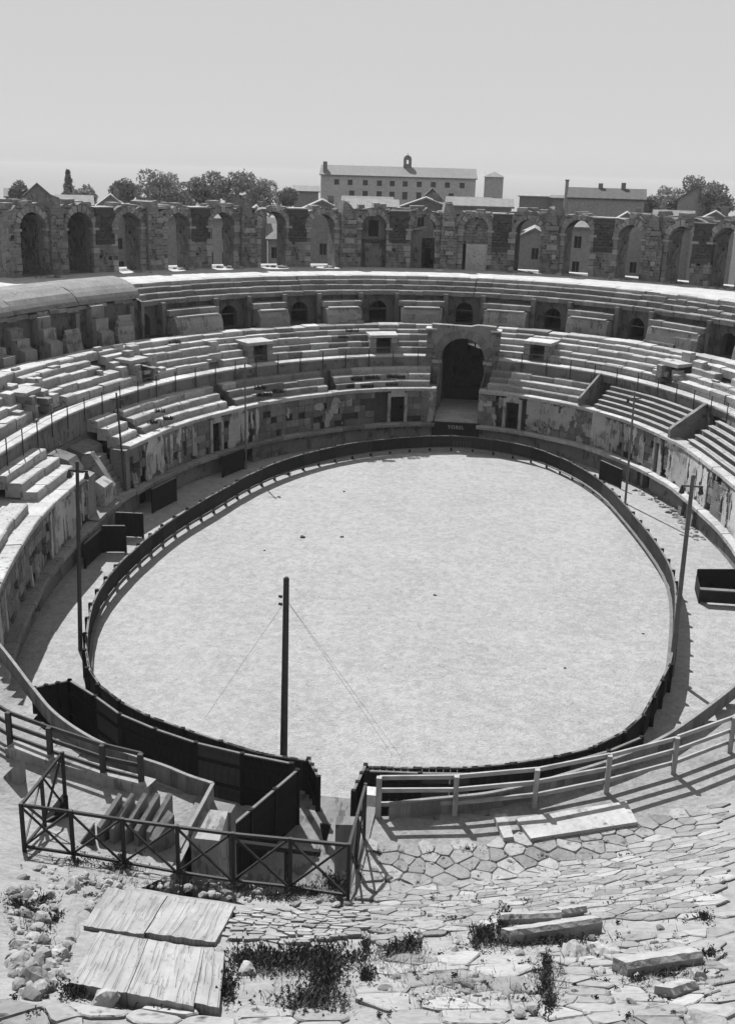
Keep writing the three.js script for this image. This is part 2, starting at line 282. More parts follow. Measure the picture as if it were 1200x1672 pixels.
for (const [p0, p1, l] of [[-134, -4.5, 'thin iron railing posts along the parapet on the left'], [10, 100, 'thin iron railing posts along the parapet on the right']]) {
  const t = thing('railing', l, 'railing');
  for (let p = p0; p < p1; p += 2.35 * degPerM(p, 3.3)) add(t, 'post', ringSolid([[3.2, 6.1], [3.25, 6.1], [3.25, 7.75], [3.2, 7.75]], p, p + 0.07 * degPerM(p, 3.3)).done, M.iron);
  for (const h of [7.4, 7.72]) add(t, 'wire', ringSolid([[3.215, h], [3.235, h], [3.235, h + 0.02], [3.215, h + 0.02]], p0, p1).done, M.iron);
}
// upper seats, five rows, broken by box-like openings
const OPEN_UP = [[-81.5, 'r', 'ruined seat opening at the left edge of the upper seats'], [-61.6, 'r', 'ruined seat opening with broken lintel, second from the left'], [-40.2, '', 'square stone-framed opening right of the broken ones on the left'], [-14.8, '', 'square stone-framed opening left of the archway'], [17.8, '', 'square stone-framed opening right of the archway'], [44.2, 'r', 'broken stone opening among the upper seats on the right'], [70, 'r', 'broken stone opening in the upper seats at the right edge']];
const upCuts = [...OPEN_UP.map(([p]) => [p - 1.35 * degPerM(p, 6), p + 1.35 * degPerM(p, 6)]), [PORTAL - 5.6, PORTAL + 5.6]].sort((a, b) => a[0] - b[0]);
{
  let p = -136; const segs = []; for (const [a, b] of upCuts) { segs.push([p, a]); p = b; } segs.push([p, 104]);
  const names = ['seat rows at the far left edge of the upper tier', 'broken seat rows between the two ruined openings on the left', 'upper seat rows between the ruined and the square opening on the left', 'long upper seat rows left of the archway opening', 'short upper seat rows touching the archway on its left', 'short upper seat rows touching the archway on its right', 'upper seat rows right of the square opening, partly broken', 'rough upper seat rows right of the broken opening', 'upper seat rows at the right edge'];
  segs.forEach(([a, b], i) => {
    const t = thing('upper_seating', names[i], 'seating', 'upper seat blocks'), rough = a < -58 || a > 18;
    HS.up.forEach((h, k) => {
      const t0 = 4.8 + k * 0.8, h0 = (k ? HS.up[k - 1] : 7.0) - 0.3, last = k === 4;
      const ex = (q, s) => k < 3 || Math.abs(q - PORTAL) < 6 || q < -135 || q > 103 ? q : q + s * 1.34 * degPerM(q, 6);
      seatRow(t, 'seat_block', slabProfile(t0, t0 + (last ? 1.5 : 0.95), h0, h, 0.07), ex(a, -1), ex(b, 1), 1.7, rough ? M.seat : M.seat.concat(M.seatDark), rough ? 0.045 : 0.03, rough && !last ? 0.06 : 0);
    });
  });
}
for (const [p, kind, label] of OPEN_UP) {
  const t = thing('seat_opening', label, 'opening', 'openings in the upper seats'), d = degPerM(p, 5.5), r = kind === 'r';
  const J = (a, b, t0, t1, h0, h1, m, n) => add(t, n, ringSolid(slabProfile(t0, t1, h0, h1, 0.04), p + a * d, p + b * d, new Geo(), r ? 0.04 : 0.01).done, m);
  for (const s of [-1, 1]) for (let k = 0; k < 3; k++) if (!(r && s > 0 && k === 2)) J(s > 0 ? 0.72 : -1.32, s > 0 ? 1.32 : -0.72, 4.72 + k * 0.04, 6.6, 7 + k * 0.48, 7.46 + k * 0.48, pick(M.block), 'jamb_stone');
  J(-1.36, r ? 0.8 : 1.36, 4.72 + (r ? 0.5 : 0), 7.3, 8.44, 8.7, pick(M.seat), 'lintel');
  J(-0.72, 0.72, 7.0, 7.2, 6.6, 8.44, M.wall, 'back_wall'); J(-0.72, 0.72, 5.3, 5.4, 7.45, 7.52, M.seatDark[1], 'bar');
  if (r) for (let k = 0; k < 5; k++) { const a = rr(-2.6, 2); J(a, a + rr(0.6, 1.1), 4.9 + k * 0.55, 5.6 + k * 0.55, 7.2 + k * 0.38, 7.75 + k * 0.38 + rr(0, 0.25), pick(M.seat), 'fallen_stone'); }
}

// ------------------------------------------------------------------ upper wall with arched doors, blocks in front, top rows, vault on the left
const DOORS = [[-66, 'left'], [-52.8, 'left'], [-39.1, 'mid'], [-27.4, 'mid'], [-14.05, 'mid'], [1.0, 'mid'], [16.3, 'mid'], [30.6, 'mid'], [45.8, 'right'], [61, 'right']];
const DOOR_WORDS = ['half hidden door under the smooth vault', 'door just right of the smooth vault', 'third arched door from the left', 'fourth arched door from the left', 'arched door above the square opening left of the archway', 'arched door straight above the great archway', 'first arched door right of the archway', 'second arched door right of the archway, before the broken rows', 'arched door at the right edge behind the last block', 'arched door beyond the right edge'];
const PLINTH_AT = ['under the left part of the vault', 'between the vault and the third door', 'between the third and fourth arched doors', 'between the fourth and fifth arched doors', 'directly left of the door above the archway', 'directly right of the door above the archway', 'between first and second doors right of the archway', 'right of the last fully visible door', 'at the right edge', 'beyond the right edge'];
function extrudeAt(shape, depth, p, t, holes = []) {
  const g = new THREE.ExtrudeGeometry(shape, { depth, bevelEnabled: false, curveSegments: 10 }); g.translate(0, 0, -depth);
  const o = R(p, t, 0), X = R(p + 0.5, t, 0).sub(R(p - 0.5, t, 0)).normalize(), Y = V3(0, 1, 0), Z = X.clone().cross(Y); g.applyMatrix4(new THREE.Matrix4().makeBasis(X, Y, Z).setPosition(o)); return g.index ? g.toNonIndexed() : g;
}
function archHole(s, w, h0, spring, x = 0) { const h = new THREE.Path(); h.moveTo(x - w, h0); h.lineTo(x + w, h0); h.lineTo(x + w, spring); h.absarc(x, spring, w, 0, Math.PI, false); h.lineTo(x - w, h0); s.holes.push(h); }
function rectShape(x0, x1, y0, y1) { const s = new THREE.Shape(); s.moveTo(x0, y0); s.lineTo(x1, y0); s.lineTo(x1, y1); s.lineTo(x0, y1); s.closePath(); return s; }
DOORS.forEach(([p, side], i) => {
  const d = degPerM(p, 12.3), prev = i ? DOORS[i - 1][0] : p - 14, next = i + 1 < DOORS.length ? DOORS[i + 1][0] : p + 15;
  const t = thing('upper_door', DOOR_WORDS[i], 'doorway', 'arched doors of the upper wall');
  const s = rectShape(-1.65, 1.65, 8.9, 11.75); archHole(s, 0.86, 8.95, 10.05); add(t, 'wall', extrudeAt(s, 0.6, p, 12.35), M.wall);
  add(t, 'passage_end', ringSolid([[20.4, 8.8], [20.5, 8.8], [20.5, 12.4], [20.4, 12.4]], p - 1.3 * d, p + 1.3 * d).done, M.wall); for (const q of [-1.25, 1.05]) add(t, 'passage_side', ringSolid([[12.97, 8.9], [20.4, 8.9], [20.4, 12.4], [15.0, 12.4], [12.97, 11.5]], p + q * d, p + (q + 0.2) * d).done, M.wall);
  if (side === 'mid') add(t, 'bar', extrudeAt(rectShape(-0.9, 0.9, 10.05, 10.15), 0.06, p, 12.7), M.poleGrey);
  for (const x of [-1, 1]) add(t, 'pilaster', ringSolid([[11.4, 8.9], [12.5, 8.9], [12.5, 11.72], [11.4, 11.72]], p + (x * 1.85 - 0.22) * d, p + (x * 1.85 + 0.22) * d).done, M.wallLow);
  // wall and projecting block between this door and the next
  const a = p + 1.6 * d, b = next - 1.6 * degPerM(next, 12.3); if (next > 80) return;
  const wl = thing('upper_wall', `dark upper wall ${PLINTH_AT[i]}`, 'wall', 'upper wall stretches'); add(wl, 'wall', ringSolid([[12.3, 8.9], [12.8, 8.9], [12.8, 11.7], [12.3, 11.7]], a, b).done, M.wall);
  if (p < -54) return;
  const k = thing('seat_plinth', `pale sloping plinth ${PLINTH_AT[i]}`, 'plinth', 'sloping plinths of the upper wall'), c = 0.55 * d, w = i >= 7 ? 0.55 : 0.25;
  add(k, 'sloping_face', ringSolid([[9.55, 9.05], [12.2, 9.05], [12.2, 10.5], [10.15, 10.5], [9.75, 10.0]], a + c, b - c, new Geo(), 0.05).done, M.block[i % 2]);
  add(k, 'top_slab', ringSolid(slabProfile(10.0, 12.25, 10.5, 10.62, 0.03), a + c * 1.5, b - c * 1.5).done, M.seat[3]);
  seatRow(k, 'seat_block', slabProfile(10.75, 12.25, 10.6, 11.08), a + c * 0.6, b - c * 0.6, 1.7, M.seatDark, 0.03);
  if (i % 2) for (let q = 0; q < 3; q++) add(k, 'fallen_stone', ringSolid(slabProfile(9.3, 9.7, 9.18, 9.35 + rr(0, 0.15)), mix(a, b, rr(0, 1)), mix(a, b, 0.5) + 0.8, new Geo(), 0.05).done, M.block[1]);
});
for (const [p0, p1, l] of [[-53.4, -27, 'top seat rows starting at the smooth vault on the left'], [-26.9, PORTAL, 'top seat rows left of the centre of the far end'], [PORTAL + 0.1, 30, 'top seat rows right of the centre of the far end'], [30.1, 78, 'worn top seat rows towards the right edge']]) {
  const t = thing('top_seating', l, 'seating', 'top seat rows');
  HS.top.forEach((h, k) => { const t0 = 11.9 + k * 0.82; seatRow(t, 'seat_block', slabProfile(t0, t0 + (k === 3 ? 1.6 : 0.98), (k ? HS.top[k - 1] - 0.1 : 11.52), h, 0.07), p0, p1, k === 3 ? 2.0 : 1.25, k === 3 ? M.seat : M.seatDark, p0 > 28 ? 0.06 : 0.02, 0); });
}
{
  const t = thing('barrel_vault', 'smooth grey half barrel vault at the left below the arcade', 'vault');
  const out = []; for (let i = 0; i <= 8; i++) { const a = i / 8 * Math.PI * 0.46; out.push([15.6 - 4.1 * Math.sin(a), 12.05 + 1.75 * Math.cos(a)]); }
  for (const [a, b] of [[-90, -72.6], [-72.5, -63.2], [-63.1, -53.8]]) add(t, 'shell', ringSolid([...out, [15.6, 12]], a, b, new Geo(), 0.04).done, M.vault);
  add(t, 'front_wall', ringSolid([[11.9, 8.9], [12.6, 8.9], [12.6, 12.1], [11.9, 12.1]], -90, -53.9).done, M.wall);
  seatRow(t, 'eave_stone', [[11.5, 11.9], [12.2, 11.9], [12.2, 12.25], [11.5, 12.2]], -89, -54, 1.1, M.seatDark, 0.1, 0.12);
  add(t, 'end_wall', ringSolid([[11.4, 9], [16, 9], [16, 13.3], [14.5, 13.15], [12.4, 12.2], [11.4, 12]], -53.9, -53.45).done, M.wallLow);
}
// stepped stubs of broken walls before the vault
[[-57.4, 2.6, 'low rounded heap of broken masonry by the door right of the vault', 0], [-61, 3, 'stepped wall stub standing tallest under the vault end', 1], [-65.5, 1.8, 'leaning block of masonry between two stepped wall stubs', 0], [-69, 2.9, 'second stepped wall stub before the vault', 1], [-73, 2.2, 'third stepped wall stub, nearer the left edge', 1], [-76.5, 1.8, 'stepped wall stub at the left edge of the picture', 1], [-81, 2, 'stepped wall stub beyond the left edge', 1]].forEach(([p, h, l, st]) => {
  const t = thing('wall_stub', l, 'ruined wall', 'broken wall stubs under the vault'), d = degPerM(p, 10.5);
  if (st) for (let k = 0; k < 3; k++) add(t, 'stepped_stone', ringSolid([[9.6 + k * 0.75, 8.9], [10.38 + k * 0.75, 8.9], [10.38 + k * 0.75, 9.3 + (k + 1) * h / 3.2], [9.6 + k * 0.75, 9.25 + (k + 1) * h / 3.2]], p - 0.7 * d, p + 0.7 * d, new Geo(), 0.1).done, M.block[k % 2]);
  else for (let k = 0; k < 4; k++) add(t, 'broken_stone', ringSolid([[9.6 + k * 0.3, 8.9], [10.9, 8.9], [10.7, 9.3 + h * (0.25 + k * 0.17)], [9.9 + k * 0.2, 9.3 + h * (0.2 + k * 0.17)]], p - (1.3 - k * 0.2) * d, p + (0.5 + k * 0.15) * d, new Geo(), 0.12).done, M.block[k % 2]);
});

// ------------------------------------------------------------------ podium wall round the arena
const BREAK = [-88.4, -76.8];
const MSTYLE = (p) => p < -88 ? 'strip' : p < -45 ? 'strip2' : p < 16 ? 'stone' : p < 34 ? 'render' : p < 56 ? 'slab' : 'bright';
const UPPER_DOORS = [[phiAt(652, 667, 3.2), 0.62], [phiAt(830, 675, 3.2), 0.6], [phiAt(374, 711, 3.2), 0.5], [phiAt(1063, 740, 3.2), 0.28]];
const LOW_DOORS = [[phiAt(1041, 786, 0.8), 0.5], [phiAt(1017, 782, 0.8), 0.25], [phiAt(410, 745, 0.7), 0.6], [phiAt(265, 812, 0.8), 0.9], [phiAt(383, 757, 0.7), 0.7], [phiAt(85, 980, 0.8), 0.5], [phiAt(185, 855, 0.8), 0.5]];
for (const [p0, p1, l] of [[-141, BREAK[0], 'podium wall with tall white plaster strips at the left edge'], [BREAK[1], -2.9, 'podium wall from the collapsed stair to the great archway'], [8.0, 104, 'podium wall with pale plaster from the archway to the right edge']]) {
  const t = thing('podium_wall', l, 'wall', 'podium walls');
  const cut = (L) => { let e = p0; const o = []; for (const [c, w] of L.filter(([c]) => c > p0 && c < p1).sort((x, y) => x[0] - y[0])) { const d = degPerM(c, 0); o.push([e, c - w * d]); e = c + w * d; } o.push([e, p1]); return o; };
  for (const [e, f] of cut(UPPER_DOORS)) add(t, 'core', ringSolid([[0.5, 1.36], [0.9, 1.36], [0.9, 4.45], [0.5, 4.45]], e, f).done, M.core);
  const inDoor = (L, a, b) => L.some(([c, w]) => { const d = degPerM(c, 0); return a < c + w * d && b > c - w * d; });
  let p = p0;
  while (p < p1 - 0.05) {                                        // courses of facing stones with missing ones
    const d = degPerM(p, 0), q = Math.min(p1, p + rr(1.3, 1.9) * d);
    if (!inDoor(UPPER_DOORS, p, q)) for (let k = 0; k < 5; k++) { let e = p; while (e < q - 0.05) { const f = q - e < 0.9 * d ? q : e + (k === 4 ? rr(0.9, 1.5) : rr(0.5, 1.0)) * d; if (rnd() > (k === 4 ? 0.01 : p < -45 ? 0.26 : p < 16 ? 0.19 : 0.1)) add(t, 'facing_stone', ringSolid([[rr(0.0, 0.05), 1.66 + k * 0.56], [0.51, 1.66 + k * 0.56], [0.51, 2.2 + k * 0.56], [rr(0.0, 0.05), 2.2 + k * 0.56]], e, f - 0.03 * d, new Geo(), 0.015).done, pick(M.facing)); e = f; } }
    p = q;
  }
  p = p0;
  while (p < p1 - 0.3) {                                         // peeling plaster: what is left of a thin coat, with ragged edges
    const d = degPerM(p, 0), q = Math.min(p1, p + 2.2 * d), st = MSTYLE((p + q) / 2), [thr, vs, th] = { strip: [0.53, 0.22, 0.05], strip2: [0.54, 0.25, 0.05], stone: [0.66, 0.6, 0.04], render: [0.45, 0.9, 0.05], slab: [0.5, 0.3, 0.04], bright: [0.44, 0.25, 0.04] }[st];
    if (!inDoor(UPPER_DOORS, p, q)) {
      const g = new Geo(), c = 0.1, nx = Math.round((q - p) / d / c), ny = 28, sx = p / d * 0.6 + 40; g.ou = sx * 9; const on = (i, j) => i >= 0 && i < nx && j >= 0 && j < ny && fbm((sx + i * c * 0.6) / 9, (j * c * 0.6 * vs + 3) / 9, 17, 4, 801) > thr + (j > 24 ? 0.03 * (j - 24) : 0) + (j < 3 ? 0.02 * (3 - j) : 0);
      const P = (i, j, t_) => R(p + i * c * d, t_, 1.66 + j * c * 0.995), z = -th; let any = 0;
      for (let i = 0; i < nx; i++) for (let j = 0; j < ny; j++) if (on(i, j)) {
        any++; const A = P(i, j, z), Bq = P(i + 1, j, z), Cq = P(i + 1, j + 1, z), Dq = P(i, j + 1, z), uv = [[i, j], [i + 1, j], [i + 1, j + 1], [i, j + 1]].map(([x, y]) => [x * c, y * c]); g.quadUV(A, Bq, Cq, Dq, ...uv);
        for (const [di, dj, u, v] of [[-1, 0, [i, j + 1], [i, j]], [1, 0, [i + 1, j], [i + 1, j + 1]], [0, -1, [i, j], [i + 1, j]], [0, 1, [i + 1, j + 1], [i, j + 1]]]) if (!on(i + di, j + dj)) g.quad(P(u[0], u[1], 0.06), P(v[0], v[1], 0.06), P(v[0], v[1], z), P(u[0], u[1], z));
      }
      if (any > 6) add(t, 'plaster_patch', g.done, st === 'render' || st === 'stone' ? M.plaster[1] : pick(M.plaster));
    }
    p = q;
  }
  for (const [L, nm, h0, h1] of [[UPPER_DOORS, 'niche', 1.8, 3.95], [LOW_DOORS, 'door', 0, 1.3]]) for (const [c, w] of L) if (c > p0 && c < p1) {
    const d = degPerM(c, 0);
    if (nm === 'niche') { for (const s of [-1, 1]) add(t, 'jamb', ringSolid([[-0.02, 1.66], [0.3, 1.66], [0.3, 4.3], [-0.02, 4.3]], c + (s * (w + 0.14) - 0.14) * d, c + (s * (w + 0.14) + 0.14) * d).done, M.plaster[1]); add(t, 'lintel', ringSolid([[-0.02, h1], [0.3, h1], [0.3, 4.45], [-0.02, 4.45]], c - w * d, c + w * d).done, M.plaster[3]); }
    add(t, 'recess_wall', ringSolid(nm === 'niche' ? [[3.0, 1.5], [3.1, 1.5], [3.1, 4.5], [3.0, 4.5]] : [[2.6, 0], [2.7, 0], [2.7, 1.5], [2.6, 1.5]], c - w * 2 * d, c + w * 2 * d).done, M.wall);
  }
  for (const [e, f] of cut(LOW_DOORS)) for (let x = e; x < f - 0.01;) { const q = Math.min(f, x + 3 * degPerM(x, 0)); add(t, 'lower_panel', ringSolid([[-0.12, 0], [0.5, 0], [0.5, 1.34], [-0.12, 1.34]], x, q).done, M.wallLow); x = q; }
  seatRow(t, 'ledge_stone', slabProfile(-0.55, 0.22, 1.36, 1.64, 0.05), p0, p1, 2.2, p0 > 0 ? M.seat : M.seatDark, 0.02);
  seatRow(t, 'coping', slabProfile(-0.1, 0.9, 4.46, HS.pod, 0.05), p0, p1, 2.4, M.seat, 0.015);
}
{   // the collapsed stretch with its little stair
  const t = thing('collapsed_stair', 'collapsed stretch of podium with broken slope and seven worn steps', 'stairs'), [a, b] = BREAK;
  add(t, 'lower_wall', ringSolid([[-0.1, 0], [1, 0], [1, 1.9], [-0.1, 1.7]], a, b).done, M.wallLow); seatRow(t, 'ledge_stone', slabProfile(-0.55, 0.2, 1.4, 1.7), a, b, 1.6, M.seatDark, 0.05);
  for (let k = 0; k < 7; k++) add(t, 'step', ringSolid([[0.25 + k * 0.2, 1.6], [2.1, 1.6], [2.1, 2.0 + k * 0.37], [0.25 + k * 0.2, 1.97 + k * 0.37]], b - 3.4, b - 0.9, new Geo(), 0.03).done, M.seatDark[1]);
  add(t, 'stair_wall', ringSolid([[0.05, 1.5], [2.2, 1.5], [2.2, 4.6], [1.5, 4.7], [0.8, 3.6], [0.05, 2.6]], b - 4.5, b - 3.5, new Geo(), 0.06).done, M.plaster[1]);
  add(t, 'stair_side', ringSolid([[0, 1.5], [1.2, 1.5], [1.2, 4.5], [0, 4.5]], b - 0.9, b).done, M.facing[1]);
  add(t, 'broken_wall', ringSolid([[0.0, 1.5], [0.6, 1.5], [0.6, 3.3], [0.0, 3.0]], b - 7, b - 4.6, new Geo(), 0.1).done, M.plaster[3]);
  add(t, 'broken_wall', ringSolid([[0.02, 1.5], [0.6, 1.5], [0.6, 4.5], [0.0, 4.3]], a, a + 2.6, new Geo(), 0.1).done, M.facing[2]);
  add(t, 'back_wall', ringSolid([[3.2, 1.6], [3.8, 1.6], [3.8, 5.2], [3.2, 5.2]], a, b).done, M.wall);
  const out = [[0.7, 2], [0.7, 4.7], [1.4, 5.4], [2.3, 5.7], [3.2, 5.6], [3.2, 2]]; add(t, 'broken_slope', ringSolid(out, a + 0.3, a + 2.6, new Geo(), 0.15).done, M.wall);
  add(t, 'broken_slope', ringSolid([[1, 2], [1, 3.2], [3.2, 4.3], [3.2, 2]], a + 2.5, b - 4.4, new Geo(), 0.15).done, M.seatDark[0]);
  add(t, 'fallen_slab', ringSolid([[2.1, 3], [3.3, 3], [3.3, 4.95], [2.1, 4.6]], b - 4.4, b, new Geo(), 0.08).done, M.seatDark[0]);
}
// ------------------------------------------------------------------ great archway at the far end
{
  const t = thing('great_archway', 'tall dark arched gateway rising through the seats at the far end', 'archway');
  const s = new THREE.Shape(); s.moveTo(-3.2, 1.4); s.lineTo(3.2, 1.4); s.lineTo(3.2, 8.4); s.lineTo(2.9, 8.4); s.lineTo(2.9, 9.85); s.lineTo(1.2, 9.95); s.lineTo(0.6, 9.8); s.lineTo(-2.9, 9.9); s.lineTo(-2.9, 8.6); s.lineTo(-3.2, 8.6); s.closePath();
  archHole(s, 1.98, 1.5, 6.75); add(t, 'front_wall', extrudeAt(s, 0.9, PORTAL, 3.1), M.block[0]);
  const vs = []; for (let i = 0; i < 13; i++) { const a0 = i / 13 * Math.PI, a1 = (i + 1) / 13 * Math.PI - 0.02, v = new THREE.Shape(); v.moveTo(2 * Math.cos(a0), 6.75 + 2 * Math.sin(a0)); v.lineTo(2.75 * Math.cos(a0), 6.75 + 2.75 * Math.sin(a0)); v.lineTo(2.75 * Math.cos(a1), 6.75 + 2.75 * Math.sin(a1)); v.lineTo(2 * Math.cos(a1), 6.75 + 2 * Math.sin(a1)); v.closePath(); add(t, 'voussoir', extrudeAt(v, 0.4, PORTAL, 3.02 + rr(-0.02, 0.02)), pick(M.facing)); }
  for (const x of [-1, 1]) {
    for (let k = 0; k < 10; k++) add(t, 'quoin', extrudeAt(rectShape(x > 0 ? 2.0 : -2.62, x > 0 ? 2.62 : -2.0, 1.7 + k * 0.5, 2.18 + k * 0.5), 1.0, PORTAL, 2.85 + rr(0, 0.08)), pick(M.facing));
    for (let k = 0; k < 6; k++) add(t, 'stepped_stone', extrudeAt(rectShape(x > 0 ? 2.66 : -3.3, x > 0 ? 3.3 : -2.66, 6.9 + k * 0.42, 7.3 + k * 0.42), 1.5, PORTAL, 2.7 + k * 0.12), pick(M.facing));
    add(t, 'impost', extrudeAt(rectShape(x > 0 ? 1.85 : -2.7, x > 0 ? 2.7 : -1.85, 6.45, 6.72), 1.2, PORTAL, 2.75), M.seat[0]);
    add(t, 'cap_stone', extrudeAt(rectShape(x > 0 ? 2.4 : -3.4, x > 0 ? 3.4 : -2.4, 9.4, 9.55), 1.6, PORTAL, 2.75), M.seat[2]);
    add(t, 'front_pier', extrudeAt(rectShape(x > 0 ? 2.05 : -3.1, x > 0 ? 3.1 : -2.05, 0, 4.5), 3.4, PORTAL, -0.25), x > 0 ? M.plaster[0] : M.plaster[1]);
    add(t, 'passage_wall', extrudeAt(rectShape(x > 0 ? 2.0 : -2.4, x > 0 ? 2.4 : -2.0, 1.4, 8.9), 27, PORTAL, 3.9), M.wallLow);
  }
  const vt = new THREE.Shape(); vt.moveTo(-2.6, 8.7); vt.lineTo(2.6, 8.7); vt.lineTo(2.6, 6.75); vt.lineTo(1.99, 6.75); vt.absarc(0, 6.75, 1.99, 0, Math.PI, false); vt.lineTo(-2.6, 6.75); vt.closePath(); add(t, 'passage_vault', extrudeAt(vt, 26.5, PORTAL, 3.95), M.wallLow);
  add(t, 'passage_floor', extrudeAt(rectShape(-2.05, 2.05, 1.0, 1.9), 8, PORTAL, -0.1), M.terrace);
  add(t, 'threshold', extrudeAt(rectShape(-2.05, 2.05, 1.9, 2.15), 6, PORTAL, 2.2), M.terrace);
  add(t, 'inner_wall', extrudeAt((() => { const w = new THREE.Shape(); w.moveTo(-2.3, 1.5); w.lineTo(2.3, 1.5); w.lineTo(2.3, 5.4); w.lineTo(0.2, 5.5); w.lineTo(-0.9, 5.9); w.lineTo(-1.0, 8.6); w.lineTo(-2.3, 8.6); w.closePath(); return w; })(), 0.6, PORTAL, 18.5), M.wallLow);
  for (const x of [-0.2, 0.95]) add(t, 'post', extrudeAt(rectShape(x, x + 0.14, 5.3, 8.7), 0.12, PORTAL, 18.8), M.iron);
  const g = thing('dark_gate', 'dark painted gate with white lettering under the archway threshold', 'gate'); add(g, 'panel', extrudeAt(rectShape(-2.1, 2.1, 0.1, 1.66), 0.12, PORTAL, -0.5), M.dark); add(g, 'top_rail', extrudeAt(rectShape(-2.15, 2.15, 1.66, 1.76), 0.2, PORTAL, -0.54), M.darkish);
  const font = await new FontLoader().loadAsync('fonts/droid/droid_sans_bold.typeface.json'), tg = new TextGeometry('TORIL', { font, size: 0.3, depth: 0.03, curveSegments: 3 }); tg.scale(1.25, 1, 1); tg.computeBoundingBox(); tg.translate(-tg.boundingBox.max.x / 2 + 0.05, 1.2, 0.0);
  const o = R(PORTAL, -0.52, 0), X = R(PORTAL + 0.5, 0, 0).sub(R(PORTAL - 0.5, 0, 0)).normalize(); tg.applyMatrix4(new THREE.Matrix4().makeBasis(X, V3(0, 1, 0), X.clone().cross(V3(0, 1, 0))).setPosition(o)); add(g, 'lettering', tg, M.letter);
}
// ------------------------------------------------------------------ timber barrier round the sand
const flat = (l, h) => l.map(([x, y]) => G(x, y, h).setY(0));
const BAR = resample([...flat([[504, 1240], [444, 1232], [391, 1217], [300, 1187], [242, 1166], [177, 1129], [146, 1090]], 1.4), ...flat([[148, 1050], [160, 1010], [190, 965], [240, 915], [290, 875], [350, 838], [415, 800], [480, 773], [560, 752], [650, 740], [740, 736], [800, 742], [870, 757], [930, 782], [980, 815], [1020, 858], [1060, 910], [1085, 950], [1097, 990]], 0), ...flat([[1100, 1040], [1092, 1085], [1073, 1119], [1044, 1171], [993, 1208], [945, 1224], [860, 1241], [758, 1252], [597, 1250]], 1.4)], 1.85);
{
  const t = thing('arena_barrier', 'long dark plank barrier curving round the sand with posts and foot gap', 'barrier');
  for (let i = 0; i + 1 < BAR.length; i++) {
    const a = BAR[i], b = BAR[i + 1], mid = a.clone().lerp(b, 0.5), near = mid.z > 9, h = 1.36 + rr(-0.03, 0.03), d = b.clone().sub(a).normalize(), out = V3(-d.z, 0, d.x).multiplyScalar(-1);
    const n = 7, gs = new Geo(); for (let k = 0; k < n; k++) { const u = a.clone().lerp(b, (k + 0.03) / n), v = a.clone().lerp(b, (k + 0.97) / n), dh = rr(-0.03, 0.03) - (mid.x > 12 && Math.abs(mid.z) < 12 ? rr(0, 0.14) : 0); sweep([u, v], [[-0.025, near ? 0.02 : 0.36], [0.025, near ? 0.02 : 0.36], [0.025, h + dh], [-0.025, h + dh]], gs); }
    add(t, 'panel', gs.done, pick(M.barrier));
    const po = a.clone().addScaledVector(out, 0.09); add(t, 'post', new Geo().beam(po.clone().setY(0), po.clone().setY(1.42), 0.17, 0.17).done, M.dark);
    add(t, 'foot_rail', sweep([a, b], [[0.05, 0.3], [0.22, 0.3], [0.22, 0.36], [0.05, 0.36]].map(([s, q]) => [mid.z < 40 ? s : -s, q])).done, M.rail);
    add(t, 'top_rail', sweep([a, b], [[-0.05, h - 0.06], [0.05, h - 0.06], [0.05, h], [-0.05, h]]).done, M.rail);
  }
}

// ------------------------------------------------------------------ arcade along the top
const ARCH_PX = [-22, 57, 133, 213, 293, 365, 447, 527, 610, 690, 775, 860, 940, 1025, 1107, 1180, 1262], ORD = ['beyond the left edge', 'leftmost', 'second', 'third', 'fourth', 'fifth', 'sixth', 'seventh', 'eighth', 'ninth', 'tenth', 'eleventh', 'twelfth', 'thirteenth', 'fourteenth', 'fifteenth', 'beyond the right edge'];
const BASEY = [[-60, 470], [40, 462], [150, 448], [300, 440], [460, 439], [600, 437], [740, 442], [860, 447], [980, 455], [1100, 464], [1300, 480]];
const baseY = (x) => { for (let i = 1; i < BASEY.length; i++) if (x <= BASEY[i][0]) return mix(BASEY[i - 1][1], BASEY[i][1], (x - BASEY[i - 1][0]) / (BASEY[i][0] - BASEY[i - 1][0])); return 480; };
const WALL_T = 26, archPhi = ARCH_PX.map((x) => { let lo = -75, hi = 62; for (let k = 0; k < 40; k++) { const m = (lo + hi) / 2; if (toPx(R(m, WALL_T, 15))[0] > x) hi = m; else lo = m; } return lo; });
